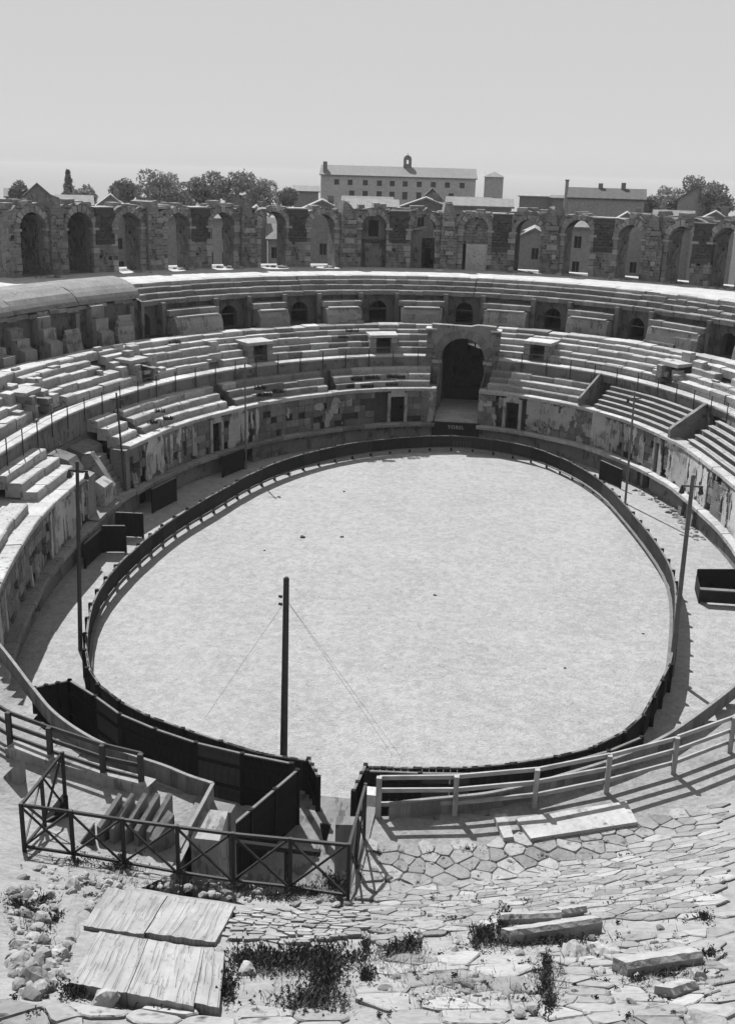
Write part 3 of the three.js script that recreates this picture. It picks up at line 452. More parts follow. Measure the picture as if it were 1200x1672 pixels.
ARCH_PX.forEach((px, i) => {
  if (i === 0 || i === ARCH_PX.length - 1) return;
  const p = archPhi[i], d = 1 / degPerM(p, WALL_T), wl = Math.abs(p - archPhi[i - 1]) / 2 * d, wr = Math.abs(archPhi[i + 1] - p) / 2 * d, w = 1.36 * rr(0.94, 1.06), spring = 17.15 + rr(-0.06, 0.06), blocked = [8, 9, 10].includes(i);
  const state = { 8: 'walled up with a window inside', 9: 'broken, with a small roofed hut inside', 10: 'bricked up above a pale plaster panel' }[i] ?? (i < 6 ? 'open and dark, on the left part of the ruin' : i < 9 ? 'open with houses seen through it' : 'open with tiled roofs seen through it');
  const t = thing('arcade_bay', `${ORD[i]} arcade arch from the left, ${state}`, 'arch', 'arches of the upper arcade');
  const s = new THREE.Shape(); s.moveTo(-wl, 12.9); s.lineTo(wr, 12.9);
  const proudR = i % 2 === 1, lift = rr(-0.25, 0.3), topAt = (x) => { const e = Math.min(1, Math.abs(x) / 2); return 19.15 + lift - e * e * 0.4; };
  s.lineTo(wr, (proudR ? 19.6 : 18.75) + rr(-0.1, 0.25)); const N = 9; for (let k = N; k >= 0; k--) { const x = mix(-wl + 0.5, wr - 0.5, k / N); s.lineTo(x, topAt(x) + rr(-0.28, 0.14)); } s.lineTo(-wl, (proudR ? 18.75 : 19.6) + rr(-0.1, 0.25)); s.closePath();
  archHole(s, w, 12.95, spring); for (const x of [-1, 1]) if (rnd() < 0.7) { const hx = x * (w + rr(0.7, 0.9)), hy = rr(13.8, 17), h = new THREE.Path(), e = rr(0.1, 0.2); h.moveTo(hx - e, hy); h.lineTo(hx + e, hy); h.lineTo(hx + e, hy + e * 2); h.lineTo(hx - e, hy + e * 1.7); h.closePath(); s.holes.push(h); }
  add(t, 'wall', extrudeAt(s, i < 3 ? 4.6 : 2.9, p, WALL_T), M.arcade[i % 3]);
  { const l = new THREE.Shape(); l.moveTo(-w, 12.95); l.lineTo(-w, spring); l.absarc(0, spring, w, Math.PI, 0, true); l.lineTo(w, 12.95); l.lineTo(w - 0.03, 12.95); l.lineTo(w - 0.03, spring); l.absarc(0, spring, w - 0.03, 0, Math.PI, false); l.lineTo(-w + 0.03, 12.95); l.closePath(); add(t, 'reveal_shade', extrudeAt(l, i < 3 ? 6 : 2.4, p, WALL_T + 0.45), M.panel); }  // thin dark skin inside the arch: the shade of the reveal painted as colour
  for (let k = 0; k < 11; k++) {
    const a0 = k / 11 * Math.PI + 0.01, a1 = (k + 1) / 11 * Math.PI - rr(0.01, 0.05), ro = w + 0.55 + rr(-0.2, 0.12), v = new THREE.Shape(); v.moveTo(w * Math.cos(a0), spring + w * Math.sin(a0)); v.lineTo(ro * Math.cos(a0), spring + ro * Math.sin(a0)); v.lineTo(ro * Math.cos(a1), spring + ro * Math.sin(a1)); v.lineTo(w * Math.cos(a1), spring + w * Math.sin(a1)); v.closePath();
    if (!(i === 9 && k > 3 && k < 8) && rnd() > 0.09) add(t, 'voussoir', extrudeAt(v, 0.4, p, WALL_T - 0.1 + rr(-0.05, 0.04)), pick(M.ring));
  }
  for (const x of [-1, 1]) for (let k = 0; k < 7; k++) { const ww = rr(0.4, 0.75), y0 = 12.95 + k * 0.6; if (rnd() < 0.72) add(t, 'jamb_stone', extrudeAt(rectShape(x > 0 ? w : -w - ww, x > 0 ? w + ww : -w, y0, y0 + rr(0.5, 0.57)), 0.4, p, WALL_T - rr(0.02, 0.1)), pick(M.ring)); }
  for (const x of [-1, 1]) add(t, 'impost', extrudeAt(rectShape(x > 0 ? w - 0.12 : -w - 0.6, x > 0 ? w + 0.6 : -w + 0.12, spring - 0.22, spring), 0.6, p, WALL_T - 0.2), M.ring[1]);
  // pier to the right: alternately a dark infill panel with a flat lit top, or a proud broken buttress
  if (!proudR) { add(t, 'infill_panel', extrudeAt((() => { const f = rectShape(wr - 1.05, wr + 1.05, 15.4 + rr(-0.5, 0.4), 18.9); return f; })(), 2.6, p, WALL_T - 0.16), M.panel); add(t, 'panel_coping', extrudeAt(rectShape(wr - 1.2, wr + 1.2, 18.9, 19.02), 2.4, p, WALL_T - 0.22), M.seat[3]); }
  else {
    const b = new THREE.Shape(); b.moveTo(wr - 0.95, 12.9); b.lineTo(wr + 0.9, 12.9); b.lineTo(wr + 0.85 + rr(-0.1, 0.1), 16.6); b.lineTo(wr + 0.4, 18.2 + rr(-0.4, 0.4)); b.lineTo(wr + 0.2, 19.2 + rr(0, 0.7)); b.lineTo(wr - 0.6, 19.3 + rr(0, 0.8)); b.lineTo(wr - 0.9, 18); b.closePath(); add(t, 'buttress', extrudeAt(b, 3.5, p, WALL_T - 0.5), M.arcade[(i + 1) % 3]);
    for (let k = 0; k < 5; k++) add(t, 'projecting_stone', extrudeAt(rectShape(wr + rr(-0.8, 0.2), wr + rr(0.3, 0.8), 13.5 + k * 1.0, 13.85 + k * 1.0 + rr(0, 0.2)), 0.5, p, WALL_T - 0.62 - rr(0, 0.15)), pick(M.ring));
  }
  for (let k = 0; k < 7; k++) { const x = rr(-wl, wr - 0.6); add(t, 'top_stone', extrudeAt(rectShape(x, x + rr(0.5, 1.1), 18.8, topAt(x + 0.4) + rr(0.1, 0.4)), rr(0.8, 2), p, WALL_T + rr(0.1, 1.5)), pick(M.ring)); }
  if (i === 8) { add(t, 'infill', extrudeAt((() => { const q = rectShape(-w, w, 12.95, 18.3), h = new THREE.Path(); h.moveTo(-0.55, 16.2); h.lineTo(0.55, 16.2); h.lineTo(0.55, 17.9); h.lineTo(-0.55, 17.9); h.closePath(); q.holes.push(h); return q; })(), 0.4, p, WALL_T + 0.6), M.wall); add(t, 'beam', extrudeAt(rectShape(-w, w, 15.6, 15.85), 0.3, p, WALL_T + 0.4), M.pole); add(t, 'lower_panel', extrudeAt(rectShape(-0.95, 0.95, 12.95, 15.5), 0.2, p, WALL_T + 0.45), M.wallLow); add(t, 'shutter', extrudeAt(rectShape(-0.55, 0.55, 16.2, 17.9), 0.1, p, WALL_T + 0.85), M.darkish); }
  if (i === 9) { add(t, 'infill', extrudeAt(rectShape(-w, w, 12.95, 16.2), 0.4, p, WALL_T + 1.2), M.panel); add(t, 'hut_wall', extrudeAt(rectShape(-w, -0.1, 12.95, 16.9), 1.4, p, WALL_T + 0.3), M.wall); const rf = new THREE.Shape(); rf.moveTo(-w - 0.2, 16.9); rf.lineTo(0.4, 17.3); rf.lineTo(0.4, 17.45); rf.lineTo(-w - 0.2, 17.05); rf.closePath(); add(t, 'hut_roof', extrudeAt(rf, 1.8, p, WALL_T + 0.1), M.seatDark[2]); add(t, 'door', extrudeAt(rectShape(0.2, 0.9, 12.95, 15), 0.1, p, WALL_T + 1.05), M.dark); }
  if (i === 10) { add(t, 'infill', extrudeAt((() => { const q = new THREE.Shape(); q.moveTo(-w, 15.7); q.lineTo(w, 15.7); q.lineTo(w, spring); q.absarc(0, spring, w, 0, Math.PI, false); q.closePath(); return q; })(), 0.5, p, WALL_T + 0.25), M.arcade[0]); add(t, 'plaster_panel', extrudeAt(rectShape(-w + 0.35, w, 12.95, 15.7), 0.4, p, WALL_T + 0.2), M.seat[2]); add(t, 'side_post', extrudeAt(rectShape(-w, -w + 0.33, 12.95, 15.7), 0.4, p, WALL_T + 0.22), M.dark); }
  if (!blocked && rnd() < 0.8) { const st = thing('fallen_stone', `fallen stones lying before the ${ORD[i]} arch of the arcade`, 'rubble', 'rubble along the arcade foot'), c = R(p + rr(-1, 1), WALL_T - rr(0.6, 1.6), 12.95); for (let k = 0; k < 6; k++) add(st, 'stone', boulder(rr(0.15, 0.45), c.clone().add(V3(rr(-1.5, 1.5), 0.08, rr(-0.4, 0.4))), 0.6), pick(M.rock)); }
});
function boulder(r, at, sy = 0.7, det = 1) {
  const g = new THREE.IcosahedronGeometry(r, det), a = g.attributes.position, s0 = rnd() * 100, sx = rr(0.8, 1.4), sz = rr(0.7, 1.1), q = new THREE.Quaternion().setFromAxisAngle(V3(0, 1, 0), rr(0, 6));
  const cuts = [0, 1, 2, 3, 4, 5, 6, 7, 8].map(() => [V3(rr(-1, 1), rr(-0.6, 1), rr(-1, 1)).normalize(), rr(0.5, 0.85)]);   // broken faces
  for (let i = 0; i < a.count; i++) {
    const v = V3(a.getX(i), a.getY(i), a.getZ(i)), n = v.clone().normalize(); let k = 1; for (const [d, m] of cuts) { const c = n.dot(d); if (c > m) k = Math.min(k, m / c); }
    k *= 1 + 0.06 * Math.sin(n.x * 7.1 + s0) * Math.cos(n.z * 6.7 + s0 * 2) + 0.04 * Math.sin(n.y * 13.3 + s0 * 3 + n.x * 9);
    v.multiplyScalar(k); v.x *= sx; v.y *= sy; v.z *= sz; v.applyQuaternion(q).add(at); a.setXYZ(i, v.x, v.y, v.z);
  }
  const uv = g.attributes.uv; for (let i = 0; i < uv.count; i++) uv.setXY(i, a.getX(i) * 0.9 + s0, a.getY(i) * 0.9 + a.getZ(i) * 0.6); g.computeVertexNormals(); return g;
}
// ------------------------------------------------------------------ the town beyond
function house(label, xl, xr, yEave, yRidge, dist, o = {}) {
  const a = at(xl, yEave, dist), b = at(xr, yEave, dist * (o.slant ?? 1)), w = Math.hypot(b.x - a.x, b.z - a.z), turn = Math.atan2(-(b.z - a.z), b.x - a.x), eave = (a.y + b.y) / 2, dep = o.depth ?? 8, base = o.base ?? 2.5, e = eave - base, rise = Math.max(0.3, (yEave - yRidge) / LENS.f * dist);
  const t = thing(o.name ?? 'town_house', label, o.cat ?? 'house', o.group ?? 'town houses beyond the arcade', [(a.x + b.x) / 2, base, (a.z + b.z) / 2], turn), m = o.wall ?? pick(M.house), rm = o.roofMat ?? pick(M.roof), hw = w / 2;
  // walls with real window openings: the front is an extruded sheet with holes
  const f = rectShape(-hw, hw, 0, e), wins = o.wins ?? []; for (const [x, y, ww, hh] of wins) { const h = new THREE.Path(); h.moveTo(x - ww / 2, y); h.lineTo(x + ww / 2, y); h.lineTo(x + ww / 2, y + hh); h.lineTo(x - ww / 2, y + hh); h.closePath(); f.holes.push(h); }
  const fg = new THREE.ExtrudeGeometry(f, { depth: 0.35, bevelEnabled: false }); fg.translate(0, 0, -0.35);
  const body = [fg, new Geo().box(-hw, -hw + 0.35, 0, e, -dep, -0.36).done, new Geo().box(hw - 0.35, hw, 0, e, -dep, -0.36).done, new Geo().box(-hw + 0.36, hw - 0.36, 0, e, -dep, -dep + 0.35).done];
  if (o.gable) { const gs = new THREE.Shape(); gs.moveTo(-hw, e); gs.lineTo(hw, e); gs.lineTo(0, e + rise); gs.closePath(); const gg = new THREE.ExtrudeGeometry(gs, { depth: dep, bevelEnabled: false }); gg.translate(0, 0, -dep); body.push(gg); }
  else for (const x of [-hw, hw - 0.3]) { const gs = [V3(x, e, 0), V3(x, e, -dep), V3(x, e + rise, -dep / 2)], g2 = gs.map((q) => q.clone().add(V3(0.3, 0, 0))), g = new Geo(); g.prismAlong([gs, g2]); body.push(g.done); }
  add(t, 'wall', merge(body), m);
  for (const [x, y, ww, hh] of wins) { const wi = add(t, 'window', new Geo().box(x - ww / 2, x + ww / 2, y, y + hh, -0.3, -0.22).done, o.pane ?? M.pane); if (dist < 165 && ww > 0.6) add(wi, 'frame', new Geo().box(x - 0.04, x + 0.04, y, y + hh, -0.21, -0.16).done, M.poleGrey); }
  const r = new Geo(), ov = 0.35, th = 0.22;
  if (o.hip) { const top = V3(0, e + rise, -dep / 2), c = [V3(-hw - ov, e, ov), V3(hw + ov, e, ov), V3(hw + ov, e, -dep - ov), V3(-hw - ov, e, -dep - ov)]; for (let k = 0; k < 4; k++) r.fan([c[k], c[(k + 1) % 4], top]); r.fan([...c].reverse()); }
  else if (o.gable) for (const s of [-1, 1]) r.hexa([V3(0, e + rise, ov), V3(s * (hw + ov), e - ov * rise / hw, ov), V3(s * (hw + ov), e - ov * rise / hw, -dep - ov), V3(0, e + rise, -dep - ov)], [V3(0, e + rise + th, ov), V3(s * (hw + ov), e - ov * rise / hw + th, ov), V3(s * (hw + ov), e - ov * rise / hw + th, -dep - ov), V3(0, e + rise + th, -dep - ov)]);
  else for (const s of [0, 1]) { const z0 = s ? -dep - ov : ov; r.hexa([V3(-hw - ov, e - 0.1, z0), V3(hw + ov, e - 0.1, z0), V3(hw + ov, e + rise, -dep / 2), V3(-hw - ov, e + rise, -dep / 2)], [V3(-hw - ov, e - 0.1 + th, z0), V3(hw + ov, e - 0.1 + th, z0), V3(hw + ov, e + rise + th, -dep / 2), V3(-hw - ov, e + rise + th, -dep / 2)]); }
  const roof = add(t, 'roof', r.done, rm);
  for (const [x, ch] of o.chimneys ?? []) add(roof, 'chimney', new Geo().box(x - 0.4, x + 0.4, e + rise * 0.4, e + rise + ch, -dep / 2 - 0.4, -dep / 2 + 0.4).done, M.house[0]);
  return { t, e, rise, hw, dep };
}
function winRow(xs, y, w, h) { return xs.map((x) => [x, y, w, h]); }
{
  // long convent-like building on the rise
  const D = 260, a = at(524, 287, D), b = at(777, 291, D), W = Math.hypot(b.x - a.x, b.z - a.z), fx = (px) => (px - 650.5) / (777 - 524) * W, e = (a.y + b.y) / 2 - 9;
  const h = house('long pale two-storey building with small windows and a roof belfry on the skyline', 524, 777, 289, 275, D, { base: 9, depth: 11, wall: mat(0.46, 'sand', 0), roofMat: mat(0.2, 'sand', 0), group: undefined, name: 'long_building', cat: 'building', pane: mat(0.08, null), wins: [...winRow([550, 572, 597, 620, 641, 662, 685, 708, 731, 755].map(fx), e - 2.1, 1.15, 1.2), ...winRow([575, 597, 620, 641, 662, 685, 712, 738].map(fx), e - 5.0, 1.2, 1.7)] }), t = h.t;
  const bf = new THREE.Shape(); bf.moveTo(-0.95, 0); bf.lineTo(0.95, 0); bf.lineTo(0.95, 1.9); bf.absarc(0, 1.9, 0.95, 0, Math.PI, false); bf.closePath(); archHole(bf, 0.24, 0.9, 1.6); const bg = new THREE.ExtrudeGeometry(bf, { depth: 0.9, bevelEnabled: false }); bg.translate(fx(665), e + h.rise, -5.9); add(t, 'belfry', merge([bg, cyl(V3(fx(665), e + h.rise + 2.7, -5.5), V3(fx(665), e + h.rise + 3.4, -5.5), 0.1, 0.04, 5)]), M.house[0]); add(t, 'chimney', new Geo().box(fx(527), fx(533), e, e + h.rise + 0.9, -3, -1).done, M.house[0]);
}
house('square pale tower with pyramid roof and one tall window, right of the long building', 791, 822, 289, 281, 235, { base: 9, depth: 4.2, hip: true, wall: mat(0.4, 'sand', 0), name: 'square_tower', cat: 'tower', group: undefined, wins: [[0.1, 3.6, 0.9, 2.2]] });
house('low flat grey building right of the square tower', 848, 902, 321, 318, 230, { depth: 7, wall: M.house[0] });
house('low sheds left of the thin chimney', 900, 928, 324, 321, 228, { depth: 6 });
house('dark long roofed house with two chimneys on the right skyline', 928, 1052, 325, 311, 200, { depth: 9, roofMat: mat(0.1, 'wood', 0.02), chimneys: [[-1.2, 1], [2.8, 1.2]], wins: winRow([-5, -2, 1, 4], 6, 0.9, 1.3) });
{ const t = thing('thin_chimney', 'thin tall chimney standing alone right of the square tower', 'chimney'), c = at(923, 330, 222), top = heightAt(922, 293, c); add(t, 'shaft', cyl(V3(c.x, 3, c.z), V3(c.x, top, c.z), 0.45, 0.32, 8), M.house[1]); add(t, 'cap', cyl(V3(c.x, top - 0.3, c.z), V3(c.x, top, c.z), 0.42, 0.42, 8), M.house[0]); }
house('pale gabled barn end at the far right skyline', 1106, 1166, 327, 308, 205, { depth: 12, gable: true, wall: M.house[2] });
house('dark gabled house at the left end of the skyline', 40, 84, 320, 303, 190, { depth: 9, gable: true, roofMat: M.roof[2], wall: M.house[3] });
house('house with pale roof at the left picture edge of the skyline', 10, 48, 322, 312, 200, { depth: 9 });
house('grey house left of the long building', 480, 520, 313, 306, 215, { depth: 9, wall: M.house[1], wins: winRow([-1.5, 1.5], 8, 0.8, 1.2) });
house('dark-fronted gabled house before the long building', 688, 722, 326, 310, 190, { depth: 10, gable: true, wall: M.house[0] });
house('low pale house in front of the long building', 560, 640, 331, 324, 185, { depth: 9, wall: M.house[2], wins: winRow([-3, 0, 3], 9, 0.7, 1.1) });
house('pale house under the square tower', 730, 800, 332, 325, 180, { depth: 9, wall: M.house[2], wins: winRow([-2, 1.5], 9, 0.8, 1.2) });
// houses close behind the arcade, seen over it and through its arches
const CLOSE = [[95, 150, 336, 324, 0], [158, 205, 338, 322, 1], [210, 262, 352, 338, 0], [268, 322, 362, 350, 1], [330, 395, 358, 344, 0], [402, 436, 352, 340, 1], [438, 486, 392, 372, 0], [492, 560, 345, 330, 1], [566, 648, 342, 330, 0], [655, 735, 340, 326, 1], [742, 835, 338, 328, 0], [838, 905, 392, 376, 1], [908, 975, 372, 358, 0], [980, 1062, 376, 352, 1], [1066, 1128, 372, 350, 0], [1132, 1200, 366, 350, 1]];
CLOSE.forEach(([a, b, ye, yr, g], i) => {
  const D = 136 + (i * 7 % 4) * 4, W = (b - a) / LENS.f * D, wins = []; for (let x = -W / 2 + 0.9; x < W / 2 - 0.6; x += 2.0) for (let k = 0; k < 3; k++) if (rnd() < 0.75) wins.push([x + rr(-0.1, 0.1), at(a, ye, D).y - 2.5 - 2.3 - k * 3.0, 0.85, 1.4]);
  house(`town house close behind the arcade, roof ${['over the gap after the leftmost arch', 'behind the second and third arches', 'seen through the third arch', 'seen through the fourth arch', 'seen through the fifth arch', 'left in the sixth arch', 'right in the sixth arch', 'seen through the seventh arch', 'above the walled-up eighth arch', 'above the broken ninth arch', 'above the bricked-up tenth arch', 'seen low through the eleventh arch', 'seen through the twelfth arch', 'seen through the thirteenth arch', 'seen through the fourteenth arch', 'above the fifteenth arch'][i]}`, a, b, ye, yr, D, { depth: 8 + (i % 3), gable: !!g, wins, roofMat: M.roof[i % 2], chimneys: i % 2 ? [[W * 0.2, 0.7]] : [] });
});
// trees of the skyline
function makeCrown(rx, ry, n, s, conifer) {
  const old = seed; seed = s; const pos = [], blobs = []; for (let i = 0; i < 16; i++) { const a = rr(0, 6.28), v = rr(-0.8, 0.9), q = Math.sqrt(1 - v * v * 0.8) * rr(0.3, 0.75); blobs.push([Math.cos(a) * q * rx, v * ry * 0.75, Math.sin(a) * q * rx, rr(0.28, 0.5) * rx]); }
  for (let i = 0; i < n; i++) {
    let x, y, z; if (conifer) { const h = rnd(), r = (1 - h) * rx * rr(0.5, 1) * (0.75 + 0.25 * Math.sin(h * 34)); const a = rr(0, 6.28); x = Math.cos(a) * r; z = Math.sin(a) * r; y = (h * 2 - 1) * ry; } else { const b = pick(blobs); const u = V3(rr(-1, 1), rr(-1, 1), rr(-1, 1)).normalize().multiplyScalar(b[3] * Math.cbrt(rr(0.35, 1))); x = b[0] + u.x; y = b[1] + u.y; z = b[2] + u.z; }
    const l = rr(0.22, 0.5), e = V3(rr(-1, 1), rr(-1, 1), rr(-1, 1)).normalize(), f = e.clone().cross(V3(rr(-1, 1), rr(-1, 1), rr(-1, 1))).normalize();
    const A = V3(x, y, z), Bv = A.clone().addScaledVector(e, l), C = A.clone().addScaledVector(f, l * 0.6), D = A.clone().addScaledVector(e, l * 0.5).addScaledVector(f, -l * 0.5); pos.push(A, Bv, C, A, D, Bv);
  }
  seed = old; const g = new THREE.BufferGeometry(); g.setAttribute('position', new THREE.Float32BufferAttribute(pos.flatMap((v) => [v.x, v.y, v.z]), 3)); g.setAttribute('uv', new THREE.Float32BufferAttribute(new Float32Array(pos.length * 2), 2)); g.computeVertexNormals(); return g;
}
[[30, 305, 12, 195, 'small round tree at the left skyline edge', 0], [113, 302, 19, 185, 'pointed conifer on the left skyline', 1], [140, 314, 14, 180, 'low bush tree right of the conifer', 0], [205, 313, 20, 190, 'round low tree left of the tall clump', 0], [252, 308, 27, 185, 'tall round tree at the left of the clump', 0], [290, 310, 24, 190, 'tree in the clump second from its left', 0], [335, 305, 27, 195, 'tallest tree in the middle of the clump', 0], [388, 306, 26, 188, 'round tree at the right of the clump', 0], [428, 314, 22, 192, 'lower tree at the right end of the clump', 0], [466, 318, 14, 196, 'small tree between the clump and the long building', 0], [1062, 328, 12, 210, 'small tree beside the dark long roof on the right', 0], [1098, 322, 20, 215, 'tree left of the pale barn gable', 0], [1130, 312, 24, 220, 'tall tree behind the pale barn gable', 0], [1165, 318, 22, 205, 'tree at the right skyline edge', 0]].forEach(([x, y, rpx, D, l, con], i) => {
  const c = at(x, y + 10, D), r = 1.28 * rpx / LENS.f * D, t = thing(con ? 'conifer' : 'tree', l, 'tree', 'trees on the skyline', [c.x, 3, c.z]);
  const cr = add(t, 'crown', makeCrown(con ? r * 0.7 : r * 1.05, con ? r * 1.2 : r, 4200, 900 + i, con), M.leaf[i % 3]); cr.position.y = c.y - 3;
  add(t, 'trunk', cyl(V3(0, 0, 0), V3(0.1, c.y - 3, 0), 0.3, 0.12, 7), M.trunk);
  for (let k = 0; k < 4; k++) { const y0 = (c.y - 3) * rr(0.7, 0.95); add(t, 'limb', cyl(V3(0.05, y0, 0), V3(rr(-r, r) * 0.6, y0 + rr(0.8, 2), rr(-r, r) * 0.6), 0.1, 0.03, 5), M.trunk); }
});

// ------------------------------------------------------------------ the near end: slope of ruined seats, paving, trench, fences
const NEARP = [[-0.4, 5.8], [2.5, 5.8], [3.3, 6.15], [14.4, 12.75], [18, 13.0], [40, 13.0]];
function near(x, z) { const t = ringT(x, z); for (let i = 1; i < NEARP.length; i++) if (t <= NEARP[i][0]) return mix(NEARP[i - 1][1], NEARP[i][1], clamp((t - NEARP[i - 1][0]) / (NEARP[i][0] - NEARP[i - 1][0]), 0, 1)); return 13; }
function N(px, py, up = 0) { const d = ray(px, py), c = V3(LENS.x, LENS.y, LENS.z); let a = 3; for (let s = 3; s < 70; s += 0.25) { const q = c.clone().addScaledVector(d, s); if (q.y < near(q.x, q.z) + up) { let lo = s - 0.25, hi = s; for (let k = 0; k < 20; k++) { const m = (lo + hi) / 2, w = c.clone().addScaledVector(d, m); if (w.y < near(w.x, w.z) + up) hi = m; else lo = m; } return c.clone().addScaledVector(d, hi); } a = s; } return G(px, py, 5.8); }
const inPoly = (x, y, pts) => { let c = false; for (let i = 0, j = pts.length - 1; i < pts.length; j = i++) { const [a, b] = pts[i], [e, f] = pts[j]; if ((b > y) !== (f > y) && x < (e - a) * (y - b) / (f - b) + a) c = !c; } return c; };
const TR = { x0: -2.35, x1: 2.1, z: 39.2 };
{
  const g = new Geo(); g.ou = g.ov = 0; const st = 0.45, bump = (x, z) => 0.07 * (fbm(x / 9 + 5, z / 9 + 5, 9, 3, 701) - 0.5) * 2;
  const ok = (x, z) => { const t = ringT(x, z); return t > -0.4 && t < 30 && !(x > TR.x0 && x < TR.x1 && z < TR.z); };
  const H = (x, z) => V3(x, near(x, z) + (ringT(x, z) > 3.3 ? bump(x, z) : 0), z);
  for (let x = -22; x < 24; x += st) for (let z = 16; z < 66; z += st) if (ok(x + st / 2, z + st / 2)) { const q = [H(x, z + st), H(x + st, z + st), H(x + st, z), H(x, z)]; g.quadUV(...q, ...q.map((c) => [c.x, c.z])); }
  struct('ruined_slope', g.done, M.slope, 'pale slope of ruined seating in the foreground');
  const w = new Geo(); for (const x of [TR.x0 - 0.25, TR.x1]) w.box(x, x + 0.25, 0, 5.85, 33.3, 39.4); w.box(TR.x0, TR.x1, 0, 6.75, TR.z, TR.z + 0.3);
  w.box(TR.x0, TR.x1, -0.1, 0.02, 24, 30);
  struct('trench_wall', w.done, M.wallLow, 'masonry sides of the entrance trench below the near fence');
  const r = new Geo(); r.quad(V3(TR.x0, 0.0, 30), V3(TR.x0, 6.4, TR.z), V3(TR.x1, 6.4, TR.z), V3(TR.x1, 0, 30)); struct('trench_ramp', r.done, M.slope, 'rubble ramp rising inside the entrance trench');
  const pw = [ringSolid([[-0.4, 0], [0, 0], [0, 5.78], [-0.4, 5.78]], 141, 176).done, ringSolid([[-0.4, 0], [0, 0], [0, 5.78], [-0.4, 5.78]], 184.5, 219).done]; struct('near_podium', merge(pw), M.wallLow, 'podium wall of the near end, seen from above');
}
function voronoi(seeds, gap) {
  return seeds.map((s, i) => {
    let P = [[-3, -3], [3, -3], [3, 3], [-3, 3]].map(([a, b]) => [s[0] + a * 0.5, s[1] + b * 0.5]);
    seeds.forEach((q, j) => { if (i === j) return; const dx = q[0] - s[0], dy = q[1] - s[1], L = Math.hypot(dx, dy); if (L > 3.2) return; const m = L / 2 - gap, nx = dx / L, ny = dy / L, out = []; for (let k = 0; k < P.length; k++) { const a = P[k], b = P[(k + 1) % P.length], da = (a[0] - s[0]) * nx + (a[1] - s[1]) * ny - m, db = (b[0] - s[0]) * nx + (b[1] - s[1]) * ny - m; if (da <= 0) out.push(a); if (da * db < 0) { const u = da / (da - db); out.push([mix(a[0], b[0], u), mix(a[1], b[1], u)]); } } P = out; });
    return P;
  });
}
function paving(name, label, poly, dx, dz, gap, mats, th, jit, cat = 'paving', drop = 0, piece = 'paving_stone') {
  const t = thing(name, label, cat), W = poly.map(([x, y]) => N(x, y)), x0 = Math.min(...W.map((p) => p.x)) - 1, x1 = Math.max(...W.map((p) => p.x)) + 1, z0 = Math.min(...W.map((p) => p.z)) - 1, z1 = Math.max(...W.map((p) => p.z)) + 1, seeds = [];
  let r = 0; for (let z = z0; z < z1; z += dz, r++) for (let x = x0 + (r % 2) * dx * 0.5; x < x1; x += dx * rr(0.65, 1.35)) seeds.push([x + rr(-jit, jit) * dx, z + rr(-jit, jit) * dz]);
  voronoi(seeds, gap).forEach((P, i) => {
    const [cx, cz] = seeds[i], [u, v] = toPx(V3(cx, near(cx, cz), cz)); if (P.length < 3 || !inPoly(u, v, poly) || rnd() < drop || (cx > TR.x0 - 0.3 && cx < TR.x1 + 0.3 && cz < TR.z + 0.3)) return;
    let ar = 0; P.forEach((a, k) => { const b = P[(k + 1) % P.length]; ar += a[0] * b[1] - b[0] * a[1]; }); if (ar > 0) P.reverse();
    // knock corners off so that the outline is rough
    const Q = []; P.forEach((a, k) => { const b = P[(k + 1) % P.length], c = P[(k + P.length - 1) % P.length], cut = rr(0.04, 0.2); Q.push([mix(a[0], c[0], cut), mix(a[1], c[1], cut)], [mix(a[0], b[0], cut * 0.8), mix(a[1], b[1], cut * 0.8)]); });
    const tx = rr(-0.03, 0.03), tz = rr(-0.03, 0.03), h = th * rr(0.6, 1.5) + 0.02, in_ = 0.93, g = new Geo(), at_ = (a, f, y) => { const x = mix(cx, a[0], f), z = mix(cz, a[1], f); return V3(x, near(x, z) + y + (a[0] - cx) * tx + (a[1] - cz) * tz, z); };
    const bot = Q.map((a) => at_(a, 1, -0.12)), mid = Q.map((a) => at_(a, 1, h * 0.55)), top = Q.map((a) => at_(a, in_, h));
    for (let k = 0; k < Q.length; k++) { const j = (k + 1) % Q.length; g.quad(bot[k], bot[j], mid[j], mid[k]); g.quad(mid[k], mid[j], top[j], top[k]); } g.fan(top); add(t, piece, g.done, pick(mats));
  });
  return t;
}
paving('stone_paving', 'rough paving of small pale flagstones just below the right walkway', [[604, 1378], [820, 1372], [1040, 1346], [1110, 1330], [1190, 1310], [1190, 1400], [1000, 1420], [800, 1440], [604, 1450]], 0.56, 0.42, 0.009, M.flag, 0.028, 0.38);
paving('stone_paving', 'rough paving of pale flagstones in the middle of the right slope above the weeds', [[604, 1450], [800, 1440], [1000, 1420], [1190, 1400], [1190, 1505], [985, 1500], [900, 1495], [760, 1520], [604, 1552]], 0.56, 0.42, 0.009, M.flag, 0.028, 0.38);
paving('stone_slabs', 'larger worn slabs along the bottom right edge of the slope', [[610, 1570], [860, 1560], [880, 1690], [600, 1690]], 0.8, 0.66, 0.01, M.flag, 0.025, 0.36);
paving('rubble_paving', 'broken rubble paving at the lower right corner', [[905, 1550], [1190, 1505], [1190, 1690], [900, 1690]], 0.5, 0.42, 0.011, [...M.flag, M.rock[0]], 0.02, 0.42, 'paving', 0.1);
paving('cobble_strip', 'strip of small rounded cobbles beside the fluted slabs', [[372, 1490], [600, 1482], [600, 1530], [470, 1545], [365, 1535]], 0.3, 0.26, 0.014, M.cobble, 0.04, 0.35, 'paving', 0.05, 'cobble');
paving('bottom_kerb', 'row of pale rough stones along the bottom left edge', [[10, 1640], [240, 1650], [420, 1655], [590, 1655], [590, 1700], [10, 1700]], 0.6, 0.46, 0.012, M.flag, 0.03, 0.42, 'paving', 0.1);
